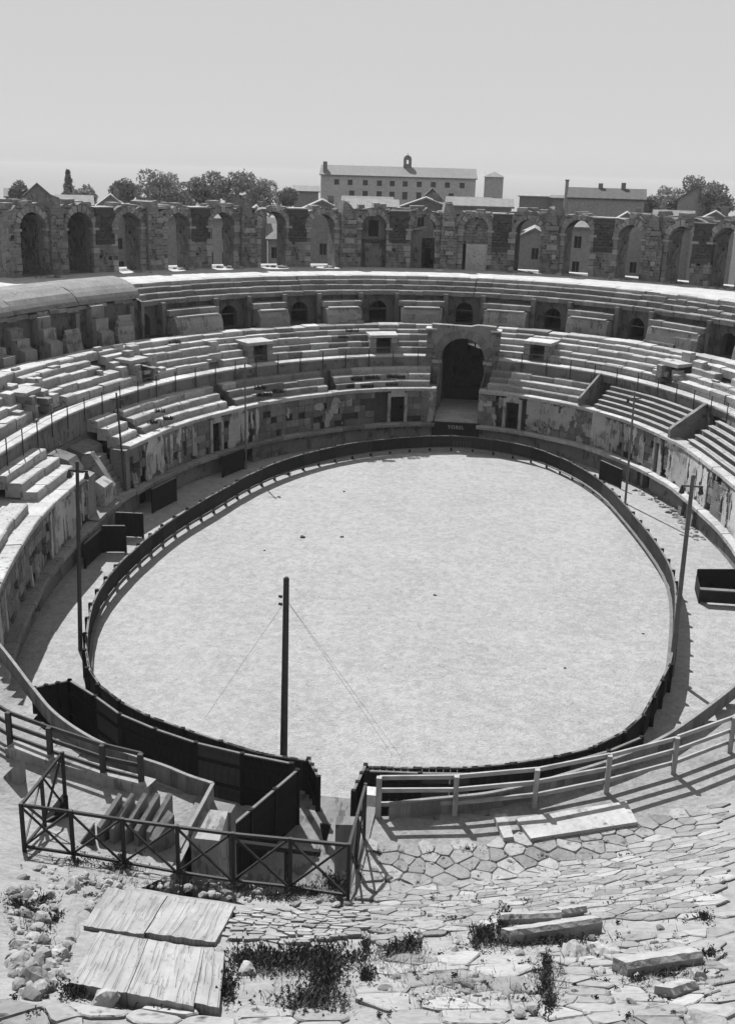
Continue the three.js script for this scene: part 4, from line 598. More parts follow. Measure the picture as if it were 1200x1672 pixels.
// fluted slabs
function flutedSlab(label, tl, tr, br, bl, cuts, amp, up) {
  const t = thing('fluted_slab', label, 'stone slab', 'large fluted slabs in the left foreground'), C = [tl, tr, br, bl].map(([x, y]) => N(x, y, up)), P = (u, v) => C[0].clone().lerp(C[1], u).lerp(C[3].clone().lerp(C[2], u), v);
  for (let c = 0; c + 1 < cuts.length; c++) {
    const g = new Geo(), n = Math.max(3, Math.round((cuts[c + 1] - cuts[c]) * 30)), s = rnd() * 50, rdg = [], e = 0.0025; for (let i = 0; i <= n; i++) rdg.push((rnd() - 0.5) * amp + Math.sin(i * 1.7 + s) * amp * 0.3); const v0 = rr(0, 0.03), v1 = 1 - rr(0, 0.05);
    const p = (i, j) => { const q = P(mix(cuts[c] + e, cuts[c + 1] - e, i / n), mix(v0 + 0.004 * Math.sin(i + s), v1 + 0.004 * Math.sin(i * 2 + s), j / 6)); q.y += rdg[i] + 0.012 * Math.sin(j * 1.3 + i * 0.13 + s); return q; };
    for (let i = 0; i < n; i++) for (let j = 0; j < 6; j++) { const q = [p(i, j), p(i, j + 1), p(i + 1, j + 1), p(i + 1, j)]; g.quadUV(...q, ...[[i, j], [i, j + 1], [i + 1, j + 1], [i + 1, j]].map(([a, b]) => [a / n * (cuts[c + 1] - cuts[c]) * 4, b * 0.4])); }
    const low = (q) => q.clone().setY(q.y - 0.3); for (let i = 0; i < n; i++) { g.quad(low(p(i, 6)), low(p(i + 1, 6)), p(i + 1, 6), p(i, 6)); g.quad(low(p(i + 1, 0)), low(p(i, 0)), p(i, 0), p(i + 1, 0)); } for (let j = 0; j < 6; j++) { g.quad(low(p(0, j)), low(p(0, j + 1)), p(0, j + 1), p(0, j)); g.quad(low(p(n, j + 1)), low(p(n, j)), p(n, j), p(n, j + 1)); }
    add(t, 'slab_piece', g.done, M.flute[c % 2]);
  }
}
flutedSlab('upper of two fluted pale stone slabs below the crossed fence', [177, 1447], [386, 1478], [350, 1544], [136, 1511], [0, 0.47, 1], 0.022, 0.1);
flutedSlab('lower of two fluted pale stone slabs, broken at its joints', [163, 1519], [368, 1556], [358, 1652], [113, 1606], [0, 0.4, 0.84, 1], 0.014, 0.14);
// long stones with dark near faces
function longStone(label, a, b, w, h, m = M.flag[2]) { const A = N(...a), Bq = N(...b), d = Bq.clone().sub(A).setY(0).normalize(), s = V3(-d.z, 0, d.x).multiplyScalar(-1); const g = new Geo(), n = 12, S = []; for (let i = 0; i <= n; i++) { const c = A.clone().lerp(Bq, i / n), j = () => rr(-0.009, 0.009); S.push([c.clone().add(V3(0, -0.4, 0)), c.clone().addScaledVector(s, w).add(V3(0, -0.2, 0)), c.clone().addScaledVector(s, w + j()).add(V3(0, h - w * 0.45 + j(), 0)), c.clone().addScaledVector(s, 0.07 + j()).add(V3(0, h + j(), 0)), c.clone()  .add(V3(0, h - 0.06 + j(), 0))]); } g.prismAlong(S); return tag(add(scene, 'long_stone', g.done, m), label, 'stone', 'long step stones in the foreground'); }
longStone('long step stone with a dark face, upper of two on the right slope', [815, 1512], [915, 1508], 0.34, 0.2); longStone('short step stone at the right end of the upper long stone', [916, 1500], [958, 1494], 0.3, 0.16); longStone('longest step stone with weeds before it on the right slope', [832, 1545], [982, 1522], 0.36, 0.26); longStone('pale long stone near the lower right corner', [1022, 1598], [1146, 1578], 0.4, 0.22); longStone('low stone at the bottom right edge', [1098, 1634], [1140, 1620], 0.3, 0.14);
// boulders and rubble on the left foreground
for (const [x, y, r, l] of [[406, 1592, 0.26, 'white-topped boulder sitting in the weeds'], [54, 1612, 0.36, 'dark round boulder at the lower left edge'], [98, 1560, 0.26, 'pale boulder left of the lower fluted slab'], [120, 1455, 0.34, 'pale slab-like rock above the bare earth on the left'], [28, 1580, 0.3, 'rock at the left edge beside the rubble'], [175, 1640, 0.26, 'squarish rock below the lower fluted slab'], [982, 1560, 0.38, 'white rock right of the step stones'], [1140, 1603, 0.26, 'white rock at the right edge near the bottom'], [938, 1562, 0.32, 'tilted pale rock under the long step stone'], [885, 1562, 0.18, 'small white stone at the top of the dark crevice'], [758, 1608, 0.17, 'grey diamond shaped stone on the bottom slabs'], [85, 1600, 0.24, 'pale block beside the dark boulder']]) { const b = N(x, y); tag(add(scene, 'rock', boulder(r * 0.85, b.clone().add(V3(0, r * 0.1, 0)), 0.75, 3), M.rock[l.startsWith('dark') || l.startsWith('grey') ? 1 : 2]), l, 'rock', 'rocks of the foreground'); }
{
  const t = thing('rubble_heap', 'heap of small broken stones at the left edge of the foreground', 'rubble'), poly = [[15, 1440], [110, 1425], [200, 1450], [130, 1500], [110, 1600], [60, 1640], [15, 1600]];
  for (let k = 0; k < 400 && t.children.length < 250; k++) { const x = rr(15, 200), y = rr(1430, 1640); if (!inPoly(x, y, poly) || inPoly(x, y, [[95, 1470], [165, 1450], [130, 1510], [110, 1550], [75, 1540]])) continue; const b = N(x, y), r = 0.04 + 0.15 * rnd() ** 2; add(t, 'stone', boulder(r, b.add(V3(0, r * 0.3, 0)), 0.7), pick(M.rock)); }
  const f = thing('fence_rubble', 'loose stones strewn along the foot of the crossed fence', 'rubble'); for (let k = 0; k < 130; k++) { const u = rnd(), b = N(mix(40, 570, u), mix(1398, 1468, u) + rr(0, 26)), r = 0.03 + 0.11 * rnd() ** 2; add(f, 'stone', boulder(r, b.add(V3(0, r * 0.25, 0)), 0.6), pick(M.rock)); }
  const e = thing('slope_rubble', 'small stones and chips scattered over the right slope', 'rubble'); for (let k = 0; k < 150; k++) { const x = rr(610, 1175), y = rr(1400, 1665), b = N(x, y), r = rr(0.03, 0.11); add(e, 'stone', boulder(r, b.add(V3(0, r * 0.6, 0)), 0.6), pick(M.rock)); }
}
// earth patches (bare, darker ground lying on the slope)
function patch(label, poly, m, up = 0.03) { const g = new Geo(); g.ou = g.ov = 0; const C = poly.map(([x, y]) => N(x, y)), cx = C.reduce((a, p) => a + p.x, 0) / C.length, cz = C.reduce((a, p) => a + p.z, 0) / C.length, ring = []; for (let i = 0; i < C.length; i++) { const a = C[i], b = C[(i + 1) % C.length]; for (let k = 0; k < 4; k++) { const u = k / 4; ring.push([mix(a.x, b.x, u) + rr(-0.08, 0.08), mix(a.z, b.z, u) + rr(-0.08, 0.08)]); } } const n = 6, P = (i, f) => { const q = ring[i % ring.length], x = mix(cx, q[0], f), z = mix(cz, q[1], f), e = 0.07 * (fbm(x / 9 + 5, z / 9 + 5, 9, 3, 701) - 0.5) * 2; return V3(x, near(x, z) + e + up - 0.07 * f * f, z); }; for (let i = 0; i < ring.length; i++) for (let k = 0; k < n; k++) { const q = [P(i, k / n), P(i, (k + 1) / n), P(i + 1, (k + 1) / n), P(i + 1, k / n)]; if (k === 0) g.tri(q[0], q[1], q[2], ...[q[0], q[1], q[2]].map((c) => [c.x, c.z])); else g.quadUV(...q, ...q.map((c) => [c.x, c.z])); } struct('bare_earth', g.done, m, label); }
patch('patch of bare grey earth left of the fluted slabs', [[130, 1450], [172, 1452], [135, 1512], [112, 1560], [78, 1548], [98, 1485]], M.earth, 0.07); patch('patch of bare grey earth among the weeds at the bottom', [[400, 1598], [545, 1590], [515, 1640], [460, 1662], [365, 1655], [380, 1620]], M.earth, 0.07);
// weeds
{
  const blades = [], clump = (x, y, w, h, n, tall) => { for (let i = 0; i < n * 0.95; i++) { const a = rr(0, 6.28), q = Math.abs(rnd() + rnd() + rnd() - 1.5) * 1.35, b = N(x + Math.cos(a) * q * w, y + Math.sin(a) * q * h), l = tall * rr(0.2, 0.62), dir = V3(rr(-1, 1) * 0.8, rr(0.5, 1), rr(-1, 1) * 0.8).normalize(), s = V3(rr(-1, 1), 0, rr(-1, 1)).normalize().multiplyScalar(rr(0.006, 0.016)); b.y += rr(-0.02, 0.07); blades.push(b.clone().sub(s), b.clone().add(s), b.clone().addScaledVector(dir, l), b.clone().addScaledVector(dir, l * 0.5).addScaledVector(s, 2.2), b.clone().addScaledVector(dir, l * 0.7).addScaledVector(s, -2.4), b.clone().addScaledVector(dir, l * 1.1)); } };
  for (const [x, y, w, h, n, tl] of [[400, 1570, 34, 22, 900, 0.22], [450, 1575, 50, 18, 1300, 0.24], [500, 1568, 45, 20, 1000, 0.24], [540, 1572, 30, 26, 1000, 0.24], [530, 1605, 28, 28, 900, 0.22], [500, 1640, 45, 22, 900, 0.16], [372, 1618, 16, 26, 500, 0.2], [595, 1550, 10, 20, 250, 0.2], [598, 1595, 12, 16, 250, 0.2], [575, 1568, 14, 8, 140, 0.18], [652, 1552, 26, 8, 420, 0.2], [672, 1545, 18, 12, 350, 0.22], [638, 1562, 8, 8, 100, 0.18], [790, 1534, 20, 17, 900, 0.26], [825, 1510, 10, 24, 500, 0.24], [835, 1538, 26, 10, 600, 0.24], [905, 1540, 70, 6, 800, 0.14], [890, 1575, 7, 20, 300, 0.16], [893, 1610, 9, 24, 400, 0.16], [898, 1640, 10, 20, 300, 0.16], [868, 1622, 14, 5, 120, 0.14], [1150, 1500, 14, 9, 220, 0.16], [1158, 1562, 14, 8, 220, 0.16], [1090, 1595, 50, 5, 350, 0.1], [1040, 1602, 16, 6, 200, 0.12], [35, 1480, 24, 12, 420, 0.2], [70, 1475, 20, 8, 250, 0.2], [88, 1502, 14, 10, 260, 0.22], [50, 1490, 20, 8, 250, 0.18], [150, 1468, 22, 6, 130, 0.14], [215, 1630, 60, 6, 420, 0.14], [120, 1622, 22, 10, 350, 0.18], [290, 1645, 50, 7, 300, 0.14], [200, 1418, 40, 6, 420, 0.2], [198, 1412, 12, 12, 260, 0.3], [130, 1410, 40, 5, 200, 0.18], [395, 1452, 60, 6, 420, 0.2], [445, 1468, 40, 6, 420, 0.22], [490, 1458, 25, 10, 300, 0.35], [548, 1448, 22, 16, 420, 0.4], [515, 1462, 20, 8, 200, 0.35], [620, 1396, 12, 5, 90, 0.1], [700, 1396, 10, 4, 60, 0.1], [765, 1390, 20, 4, 140, 0.1], [100, 1560, 14, 10, 200, 0.16], [705, 1470, 5, 8, 60, 0.12], [745, 1600, 5, 5, 60, 0.12], [742, 1505, 18, 3, 70, 0.12]]) clump(x + rr(-3, 3), y + rr(-2, 2), w, h, n, tl);
  for (let k = 0; k < 420; k++) { const x = rr(15, 1185), y = rr(1385, 1665); if (inPoly(x, y, [[110, 1445], [390, 1475], [360, 1660], [105, 1610]])) continue; clump(x, y, rr(2, 9), rr(1, 5), rr(6, 30), rr(0.03, 0.11)); }
  const g = new THREE.BufferGeometry(); g.setAttribute('position', new THREE.Float32BufferAttribute(blades.flatMap((v) => [v.x, v.y, v.z]), 3)); g.setAttribute('uv', new THREE.Float32BufferAttribute(new Float32Array(blades.length * 2), 2)); g.computeVertexNormals(); tag(add(scene, 'weeds', g, M.weed[0]), 'dark dry weeds growing in the cracks of the foreground stones', 'weeds', null, 'stuff');
}
{ // paler dry grass thinning out round the weeds
  const v = []; for (let k = 0; k < 5200; k++) { const [x, y, w, h] = pick([[440, 1580, 120, 45], [500, 1640, 90, 30], [840, 1535, 130, 30], [890, 1610, 40, 50], [60, 1500, 60, 60], [640, 1570, 80, 30], [1100, 1590, 90, 45], [300, 1440, 260, 20], [900, 1480, 300, 90], [740, 1620, 130, 50]]), px = x + (rnd() + rnd() - 1) * w, py = y + (rnd() + rnd() - 1) * h; if (inPoly(px, py, [[140, 1445], [390, 1475], [360, 1655], [110, 1610]])) continue; const b = N(px, py), s = V3(rr(-1, 1), 0, rr(-1, 1)).normalize().multiplyScalar(rr(0.004, 0.012)), d = V3(rr(-0.8, 0.8), rr(0.4, 1), rr(-0.8, 0.8)).normalize().multiplyScalar(rr(0.05, 0.24)); v.push(b.clone().sub(s), b.clone().add(s), b.clone().add(d)); }
  const g = new THREE.BufferGeometry(); g.setAttribute('position', new THREE.Float32BufferAttribute(v.flatMap((q) => [q.x, q.y, q.z]), 3)); g.setAttribute('uv', new THREE.Float32BufferAttribute(new Float32Array(v.length * 2), 2)); g.computeVertexNormals(); tag(add(scene, 'dry_grass', g, M.weed[1]), 'thin dry grass scattered over the foreground slope', 'grass', null, 'stuff');
}
// plank parapets along the near podium
function plankWall(name, label, px, h, base, mats, step, cap = true) {
  const t = thing(name, label, 'fence'), pts = resample(px.map(([x, y]) => G(x, y, h).setY(0)), step);
  for (let i = 0; i + 1 < pts.length; i++) { const a = pts[i], b = pts[i + 1]; add(t, 'board', sweep([a.clone().lerp(b, 0.006), a.clone().lerp(b, 0.994)], [[-0.02, base], [0.02, base], [0.02, h - 0.05 + rr(-0.02, 0.01)], [-0.02, h - 0.05 + rr(-0.02, 0.01)]]).done, pick(mats)); }
  if (cap) for (let i = 0; i + 6 < pts.length + 5; i += 6) { const l = pts.slice(i, i + 7); if (l.length > 1) add(t, 'cap_rail', sweep(l, [[-0.05, h - 0.05], [0.05, h - 0.05], [0.05, h], [-0.05, h]]).done, M.board[2]); }
  return t;
}
plankWall('plank_parapet', 'curved grey plank parapet at the left of the near end', [[-30, 1015], [17, 1073], [56, 1124], [90, 1163], [145, 1201], [203, 1227], [271, 1250], [310, 1266], [348, 1278]], 6.35, 5.75, M.board, 0.3);
plankWall('plank_parapet', 'curved grey plank parapet at the right of the near end', [[636, 1311], [696, 1304], [795, 1294], [869, 1278], [932, 1260], [993, 1241], [1047, 1220], [1081, 1203], [1100, 1192], [1167, 1144], [1240, 1085]], 6.3, 5.75, M.board, 0.3);
plankWall('return_wall', 'short plank return wall at the end of the left parapet', [[348, 1278], [330, 1312], [309, 1350]], 6.35, 5.75, M.board, 0.3);
{ const t = thing('end_block', 'white-topped stone block at the end of the left parapet', 'stone block'), a = G(346, 1322, 6.1), b = G(312, 1368, 6.1); const g = new Geo(); g.hexa([V3(b.x, 0, b.z), V3(b.x + 0.75, 0, b.z), V3(a.x + 0.45, 0, a.z), V3(a.x - 0.3, 0, a.z)], [V3(b.x, 6.1, b.z), V3(b.x + 0.75, 6.1, b.z), V3(a.x + 0.45, 6.1, a.z), V3(a.x - 0.3, 6.1, a.z)]); add(t, 'block', g.done, M.block[1]); }
// dark pens and chute in the near corridor
function darkFence(name, label, pts, h, rails = [0.6, 1.5], h0 = 0.02, step = 1.9) { const t = thing(name, label, 'fence', 'dark pen fences of the near corridor'), P = pts.length > 2 ? resample(pts, step) : [0, 1, 2, 3].map((k) => pts[0].clone().lerp(pts[1], k / 3)); for (let i = 0; i + 1 < P.length; i++) { const g = new Geo(), a = P[i], b = P[i + 1], n = 7; for (let k = 0; k < n; k++) sweep([a.clone().lerp(b, (k + 0.03) / n), a.clone().lerp(b, (k + 0.97) / n)], [[-0.022, h0], [0.022, h0], [0.022, h + rr(-0.02, 0.02)], [-0.022, h + rr(-0.02, 0.02)]], g); add(t, 'panel', g.done, name === 'pen_fence' && i % 3 === 1 ? M.pole : M.dark); add(t, 'top_rail', sweep([a, b], [[-0.05, h], [0.05, h], [0.05, h + 0.05], [-0.05, h + 0.05]]).done, M.rail); for (const q of rails) add(t, 'rail', sweep([a, b], [[0.024, q], [0.09, q], [0.09, q + 0.11], [0.024, q + 0.11]]).done, M.dark); } for (const q of P) add(t, 'post', new Geo().box(q.x - 0.08, q.x + 0.08, 0, h + 0.08, q.z - 0.08, q.z + 0.08).done, M.dark); return t; }
darkFence('pen_fence', 'long dark plank fence behind the left barrier in the near corridor', flat([[114, 1112], [153, 1136], [194, 1166], [242, 1187], [317, 1213], [392, 1231], [476, 1248]], 2.1), 2.1);
darkFence('pen_end', 'dark cross fence closing the left end of the pens', flat([[56, 1124], [114, 1112]], 2.1), 2.1);
darkFence('pen_fence', 'long dark plank fence behind the right barrier in the near corridor', flat([[600, 1260], [696, 1264], [778, 1265], [846, 1261], [932, 1245], [1001, 1225], [1047, 1205]], 2.0), 2.0);
{ const a = G(485, 1346, 0), b = G(367, 1360, 2.2).setY(0); darkFence('chute_wall', 'tall black plank wall along the left side of the entrance trench', [a, b], 2.2, [0.5, 1.3], 0.02); }
darkFence('barrier_wing', 'short dark wing fence at the left side of the barrier gap', flat([[504, 1240], [520, 1270]], 1.4), 1.4, [0.5], 0.3); darkFence('barrier_wing', 'short dark wing fence at the right side of the barrier gap', flat([[597, 1250], [577, 1293]], 1.4), 1.4, [0.5]);
{ const t = thing('loose_beam', 'dark timber beam lying on posts across the trench mouth', 'beam'), a = G(368, 1374, 2.3), b = G(523, 1393, 2.3); add(t, 'beam', new Geo().beam(a, b, 0.16, 0.16).done, M.dark); for (const u of [0.1, 0.66]) { const c = a.clone().lerp(b, u); add(t, 'post', new Geo().box(c.x - 0.09, c.x + 0.09, 0, 2.2, c.z - 0.09, c.z + 0.09).done, M.dark); } }
{ const c = G(531, 1376, 0), t = new Geo(); t.hexa([V3(c.x - 0.04, 0, c.z + 0.04), V3(c.x + 0.04, 0, c.z + 0.04), V3(c.x + 0.04, 0, c.z - 0.04), V3(c.x - 0.04, 0, c.z - 0.04)], [V3(c.x - 0.2, 0.75, c.z + 0.05), V3(c.x + 0.2, 0.75, c.z + 0.05), V3(c.x + 0.2, 0.75, c.z - 0.05), V3(c.x - 0.2, 0.75, c.z - 0.05)]); tag(add(scene, 'marker_post', t.done, M.dark), 'small black tapered post standing alone in the trench', 'post'); }
{ const c = G(606, 1300, 3.4); tag(add(scene, 'pale_crate', new Geo().box(c.x - 0.3, c.x + 0.3, 2.9, 3.5, c.z - 0.4, c.z + 0.1).done, M.pale), 'pale box standing behind the first post of the right railing', 'box'); }
// three-rail fences on the near walkway
function railFence(label, feet, h, dark) { const t = thing('rail_fence', label, 'railing', 'three-rail fences of the near walkway'), m = dark ? M.pole : M.railPale, P = feet.map(([x, y]) => G(x, y, 5.8)); P.forEach((p) => add(t, 'post', new Geo().box(p.x - 0.07, p.x + 0.07, 5.75, 5.8 + h, p.z - 0.07, p.z + 0.07).done, m)); for (let i = 0; i + 1 < P.length; i++) for (const q of [0.3, 0.68, 1.06]) add(t, 'rail', new Geo().beam(P[i].clone().setY(5.8 + h * q * 0.9).add(V3(0, rr(-0.02, 0.02), -0.09)), P[i + 1].clone().setY(5.8 + h * q * 0.9).add(V3(0, rr(-0.02, 0.02), -0.09)), 0.06, 0.12).done, m); }
railFence('dark three-rail fence along the walkway at the left', [[-40, 1185], [18, 1219], [84, 1245], [170, 1275], [232, 1290]], 1.15, true); railFence('pale grey three-rail fence along the walkway at the right', [[617, 1332], [742, 1330], [872, 1318], [989, 1294], [1098, 1263], [1190, 1228], [1260, 1196]], 1.2, false);
// low step along the left walkway, slabs and wing wedges
tag(add(scene, 'walkway_step', sweep([[10, 1236], [84, 1258], [170, 1283], [240, 1302]].map(([x, y]) => G(x, y, 5.8).setY(5.8)), [[-0.5, -0.1], [0.0, -0.1], [0, 0.3], [-0.5, 0.3]]).done, M.block[1]), 'low pale kerb step under the left three-rail fence', 'step');
function slabPx(name, label, pts, h0, h1, m) { const T2 = pts.map(([x, y], i) => G(x, y, h1)).map((p) => p.setY(h1)); let ar = 0; T2.forEach((a, k) => { const b = T2[(k + 1) % 4]; ar += a.x * b.z - b.x * a.z; }); if (ar > 0) T2.reverse(); tag(add(scene, name, new Geo().hexa(T2.map((p) => p.clone().setY(p.y - 0.6)), T2).done, m), label, 'stone slab'); }
slabPx('white_slab', 'broad smooth white slab on the right walkway before the railing', [[842, 1336], [1022, 1308], [1040, 1342], [866, 1369]], 5.3, 5.95, M.smooth); slabPx('white_slab', 'narrow white slab left of the broad one', [[806, 1330], [826, 1328], [838, 1366], [822, 1368]], 5.3, 5.97, M.smooth);
function wedge(name, label, b1, b2, top, th, m, low = 0, par = scene) { const A = N(...b1), Bq = N(...b2), d = Bq.clone().sub(A).setY(0).normalize(), s = V3(-d.z, 0, d.x).multiplyScalar(th), h = heightAt(...top, Bq), a0 = A.clone().setY(A.y - 0.2), b0 = Bq.clone().setY(Bq.y - 0.2), a1 = A.clone().setY(A.y + 0.04 + low), b1_ = Bq.clone().setY(h), sec = [a0, b0, b1_, a1]; const g = new Geo().prismAlong([sec, sec.map((p) => p.clone().add(s))]); const o = add(par, name, g.done, m); if (par === scene) tag(o, label, 'wall'); return o; }
wedge('wing_wedge', 'grey triangular wing wall at the left edge of the walkway', [18, 1264], [44, 1276], [42, 1239], 0.25, M.block[0]); wedge('wing_wedge', 'black triangular wing wall beside the left fence return', [72, 1338], [108, 1326], [109, 1292], 0.25, M.dark); wedge('wing_wedge', 'small dark triangular stone left of the five wedge slabs', [133, 1374], [157, 1375], [155, 1342], 0.2, M.core);
{ const t = thing('wedge_slabs', 'row of five upright wedge slabs with a sawtooth top on the near walkway', 'stone slabs'); for (let k = 0; k < 5; k++) { const dx = k * 20; wedge('wedge_slab', '', [160 + dx, 1374 + k * 2], [197 + dx, 1352], [195 + dx, 1294], 0.14, k > 2 ? M.wallLow : M.parapet, 0.42, t); } wedge('end_slab', '', [243, 1386], [277, 1372], [273, 1322], 0.3, M.wall, 0.3, t); }
// crossed iron and timber fence above the trench
{
  const t = thing('crossed_fence', 'dark fence with crossed braces enclosing the trench in the foreground', 'fence');
  const top = [[37, 1314], [121, 1325], [204, 1338], [292, 1350], [382, 1362], [474, 1371], [569, 1380]], foot = [[41, 1390], [121, 1402], [204, 1416], [292, 1432], [382, 1446], [474, 1456], [568, 1470]];
  const F = foot.map(([x, y]) => N(x, y)), Tp = top.map(([x, y], i) => F[i].clone().setY(heightAt(x, y, F[i])));
  const L = [[109, 1330], [74, 1350]].map(([x, y]) => N(x, y)), LT = [[109, 1229], [74, 1272]].map(([x, y], i) => L[i].clone().setY(heightAt(x, y, L[i])));
  const Rt = [[581, 1420], [594, 1372]].map(([x, y]) => N(x, y)), RT = [[583, 1331], [594, 1282]].map(([x, y], i) => Rt[i].clone().setY(heightAt(x, y, Rt[i])));
  const feet = [...L, ...F, ...Rt], tops = [...LT, ...Tp, ...RT];
  feet.forEach((f, i) => add(t, 'post', new Geo().beam(f.clone().add(V3(0, -0.15, 0)), tops[i].clone().add(V3(0, 0.05, 0)), 0.08, 0.08, V3(0, 0, 1)).done, M.iron));
  for (let i = 0; i + 1 < feet.length; i++) { const u = (k) => feet[k].clone().add(V3(0, 0.14, 0)), v = (k) => tops[k]; add(t, 'top_rail', new Geo().beam(v(i), v(i + 1), 0.07, 0.07).done, M.iron); add(t, 'bottom_rail', new Geo().beam(u(i), u(i + 1), 0.06, 0.06).done, M.iron); add(t, 'brace', new Geo().beam(v(i).add(V3(0, 0, 0.045)), u(i + 1).add(V3(0, 0, 0.045)), 0.045, 0.05).done, M.iron); add(t, 'brace', new Geo().beam(u(i).add(V3(0, 0, -0.045)), v(i + 1).clone().add(V3(0, 0, -0.09)), 0.045, 0.05).done, M.iron); }
}

// ------------------------------------------------------------------ lamp poles, shelters and loose things in the corridor
function pole(label, base, topPx, r, m, lamp) {
  const B = G(base[0], base[1], 0), h = heightAt(topPx[0], topPx[1], B), top = V3(B.x, h, B.z), t = thing('lamp_pole', label, 'pole', 'tall poles round the arena', [0, 0, 0]); 
  const dx = (topPx[0] - toPx(top)[0]) / LENS.f * B.distanceTo(V3(LENS.x, 0, LENS.z)); top.x += dx;
  add(t, 'shaft', cyl(B, top, r, r * 0.72, 10), m); if (r > 0.12) { const s = new THREE.SphereGeometry(r * 0.78, 10, 6).toNonIndexed(); s.translate(top.x, top.y, top.z); add(t, 'cap', s, m); }
  if (lamp) { add(t, 'arm', new Geo().beam(top.clone().add(V3(-0.45, -0.45, 0)), top.clone().add(V3(0.5, -0.45, 0)), 0.06, 0.08).done, m); for (const s of lamp) { const c = top.clone().add(V3(s * 0.42, -0.45, 0.0)), l = cyl(c.clone().add(V3(0, -0.34, 0)), c, 0.14, 0.05, 9); const sh = add(t, 'lamp_shade', l, M.lamp); add(sh, 'bulb', cyl(c.clone().add(V3(0, -0.4, 0)), c.clone().add(V3(0, -0.3, 0)), 0.05, 0.06, 6), M.letter); } }
  else for (const q of [0.7, 1.0]) add(t, 'insulator', cyl(top.clone().add(V3(-r, -q, 0)), top.clone().add(V3(-r - 0.14, -q + 0.02, 0)), 0.06, 0.05, 6), M.iron);
  return { t, top };
}
const C = pole('thick dark pole standing alone in the centre of the near corridor', [463, 1262], [468, 946], 0.15, M.pole, null);
for (const [x, y] of [[640, 1232], [656, 1238], [335, 1172]]) add(C.t, 'guy_wire', cyl(C.top.clone().add(V3(0, -0.8, 0)), G(x, y, 0), 0.006, 0.006, 4), M.poleGrey);
const P1 = pole('left pole nearest the camera beside the barrier', [132, 1062], [127, 752], 0.11, M.pole, [-1, 1]);
const P2 = pole('slim pole on the left before the narrow stair slot', [209, 842], [190, 642], 0.08, M.pole, [1]);
const P3 = pole('slim pole at the far left before the plaster strips', [402, 766], [400, 592], 0.075, M.poleGrey, [1]);
const P4 = pole('slim pole at the far right before the slatted benches', [1020, 822], [1036, 640], 0.09, M.poleGrey, [-1]);
const P5 = pole('tall right pole nearest the camera behind the barrier', [1094, 1105], [1131, 778], 0.13, M.poleGrey, [-1, 1]);
function screen(name, label, pts, h, back) {                     // dark plank screens: pts are foot points on the floor
  const t = thing(name, label, 'screen', 'dark plank screens in the corridor'), P = pts.map(([x, y]) => G(x, y, 0));
  for (let i = 0; i + 1 < P.length; i++) { const n = 6; for (let k = 0; k < n; k++) add(t, 'board', sweep([P[i].clone().lerp(P[i + 1], (k + 0.02) / n), P[i].clone().lerp(P[i + 1], (k + 0.98) / n)], [[-0.03, 0.05], [0.03, 0.05], [0.03, h], [-0.03, h]]).done, M.dark); add(t, 'top_rail', sweep([P[i], P[i + 1]], [[-0.06, h], [0.06, h], [0.06, h + 0.05], [-0.06, h + 0.05]]).done, M.rail); }
  for (const q of P) add(t, 'post', new Geo().box(q.x - 0.06, q.x + 0.06, 0, h, q.z - 0.06, q.z + 0.06).done, M.dark);
}
screen('plank_screen', 'dark square screen in front at the left corridor', [[170, 902], [206, 902]], 1.7); screen('plank_screen', 'dark square screen behind the front one at the left corridor', [[192, 876], [234, 878]], 1.6); screen('plank_screen', 'dark low screen running along the left podium foot', [[140, 928], [170, 900]], 1.5); screen('plank_screen', 'dark screen under the plaster strips by the left podium', [[250, 838], [288, 818]], 1.7); screen('plank_screen', 'dark screen at the foot of the far left podium', [[364, 780], [398, 766]], 1.7); screen('plank_screen', 'dark board against the podium right of the far left pole', [[440, 742], [487, 728]], 0.7); screen('plank_screen', 'dark screen against the right podium foot left of the low door', [[978, 782], [1012, 798]], 1.5);
{
  const t = thing('dark_shelter', 'dark roofed shelter with a bench at the right edge of the corridor', 'shelter'), a = G(1134, 962, 0), b = G(1215, 962, 0), c = G(1140, 985, 0), e = G(1215, 990, 0);
  add(t, 'back_wall', sweep([a, b], [[-0.04, 0], [0.04, 0], [0.04, 1.25], [-0.04, 1.25]]).done, M.dark); add(t, 'bench_front', sweep([c, e], [[-0.04, 0.1], [0.04, 0.1], [0.04, 0.8], [-0.04, 0.8]]).done, M.darkish); add(t, 'bench_top', sweep([c, e], [[-0.3, 0.8], [0.06, 0.8], [0.06, 0.86], [-0.3, 0.86]]).done, M.rail); add(t, 'side', sweep([a, c], [[-0.03, 0], [0.03, 0], [0.03, 0.85], [-0.03, 0.85]]).done, M.dark);
}
for (const [x, y, r, l] of [[562, 803, 0.12, 'small dark clod on the far sand'], [494, 877, 0.2, 'dark flat clod left of the middle of the sand'], [558, 877, 0.14, 'grey clod near the middle of the sand'], [432, 899, 0.1, 'tiny dark clod on the left sand'], [710, 972, 0.1, 'tiny grey clod on the middle sand'], [1049, 1035, 0.09, 'tiny dark clod on the right sand'], [922, 1091, 0.09, 'tiny dark clod on the lower right sand']]) tag(add(scene, 'clod', boulder(r, G(x, y, 0).setY(r * 0.2), 0.5), M.core), l, 'clod', 'clods on the sand');
{ // earth banked against the right podium foot, with two ragged supports
  const t = thing('earth_bank', 'pale crumbling earth bank along the foot of the right podium', 'earth bank'); for (let k = 0; k < 60; k++) { const u = rnd(), c = R(mix(50, 72, u), -rr(0.2, 1.1), 0.02), r = rr(0.1, 0.35); add(t, 'lump', boulder(r, c, 0.5), pick(M.rock)); }
  for (const p of [phiAt(1108, 832, 0.3), phiAt(1118, 850, 0.3)]) add(t, 'stub', ringSolid([[-0.45, 0], [0, 0], [0, 1.3], [-0.3, 1.35]], p, p + 1.1, new Geo(), 0.06).done, M.seatDark[0]);
}

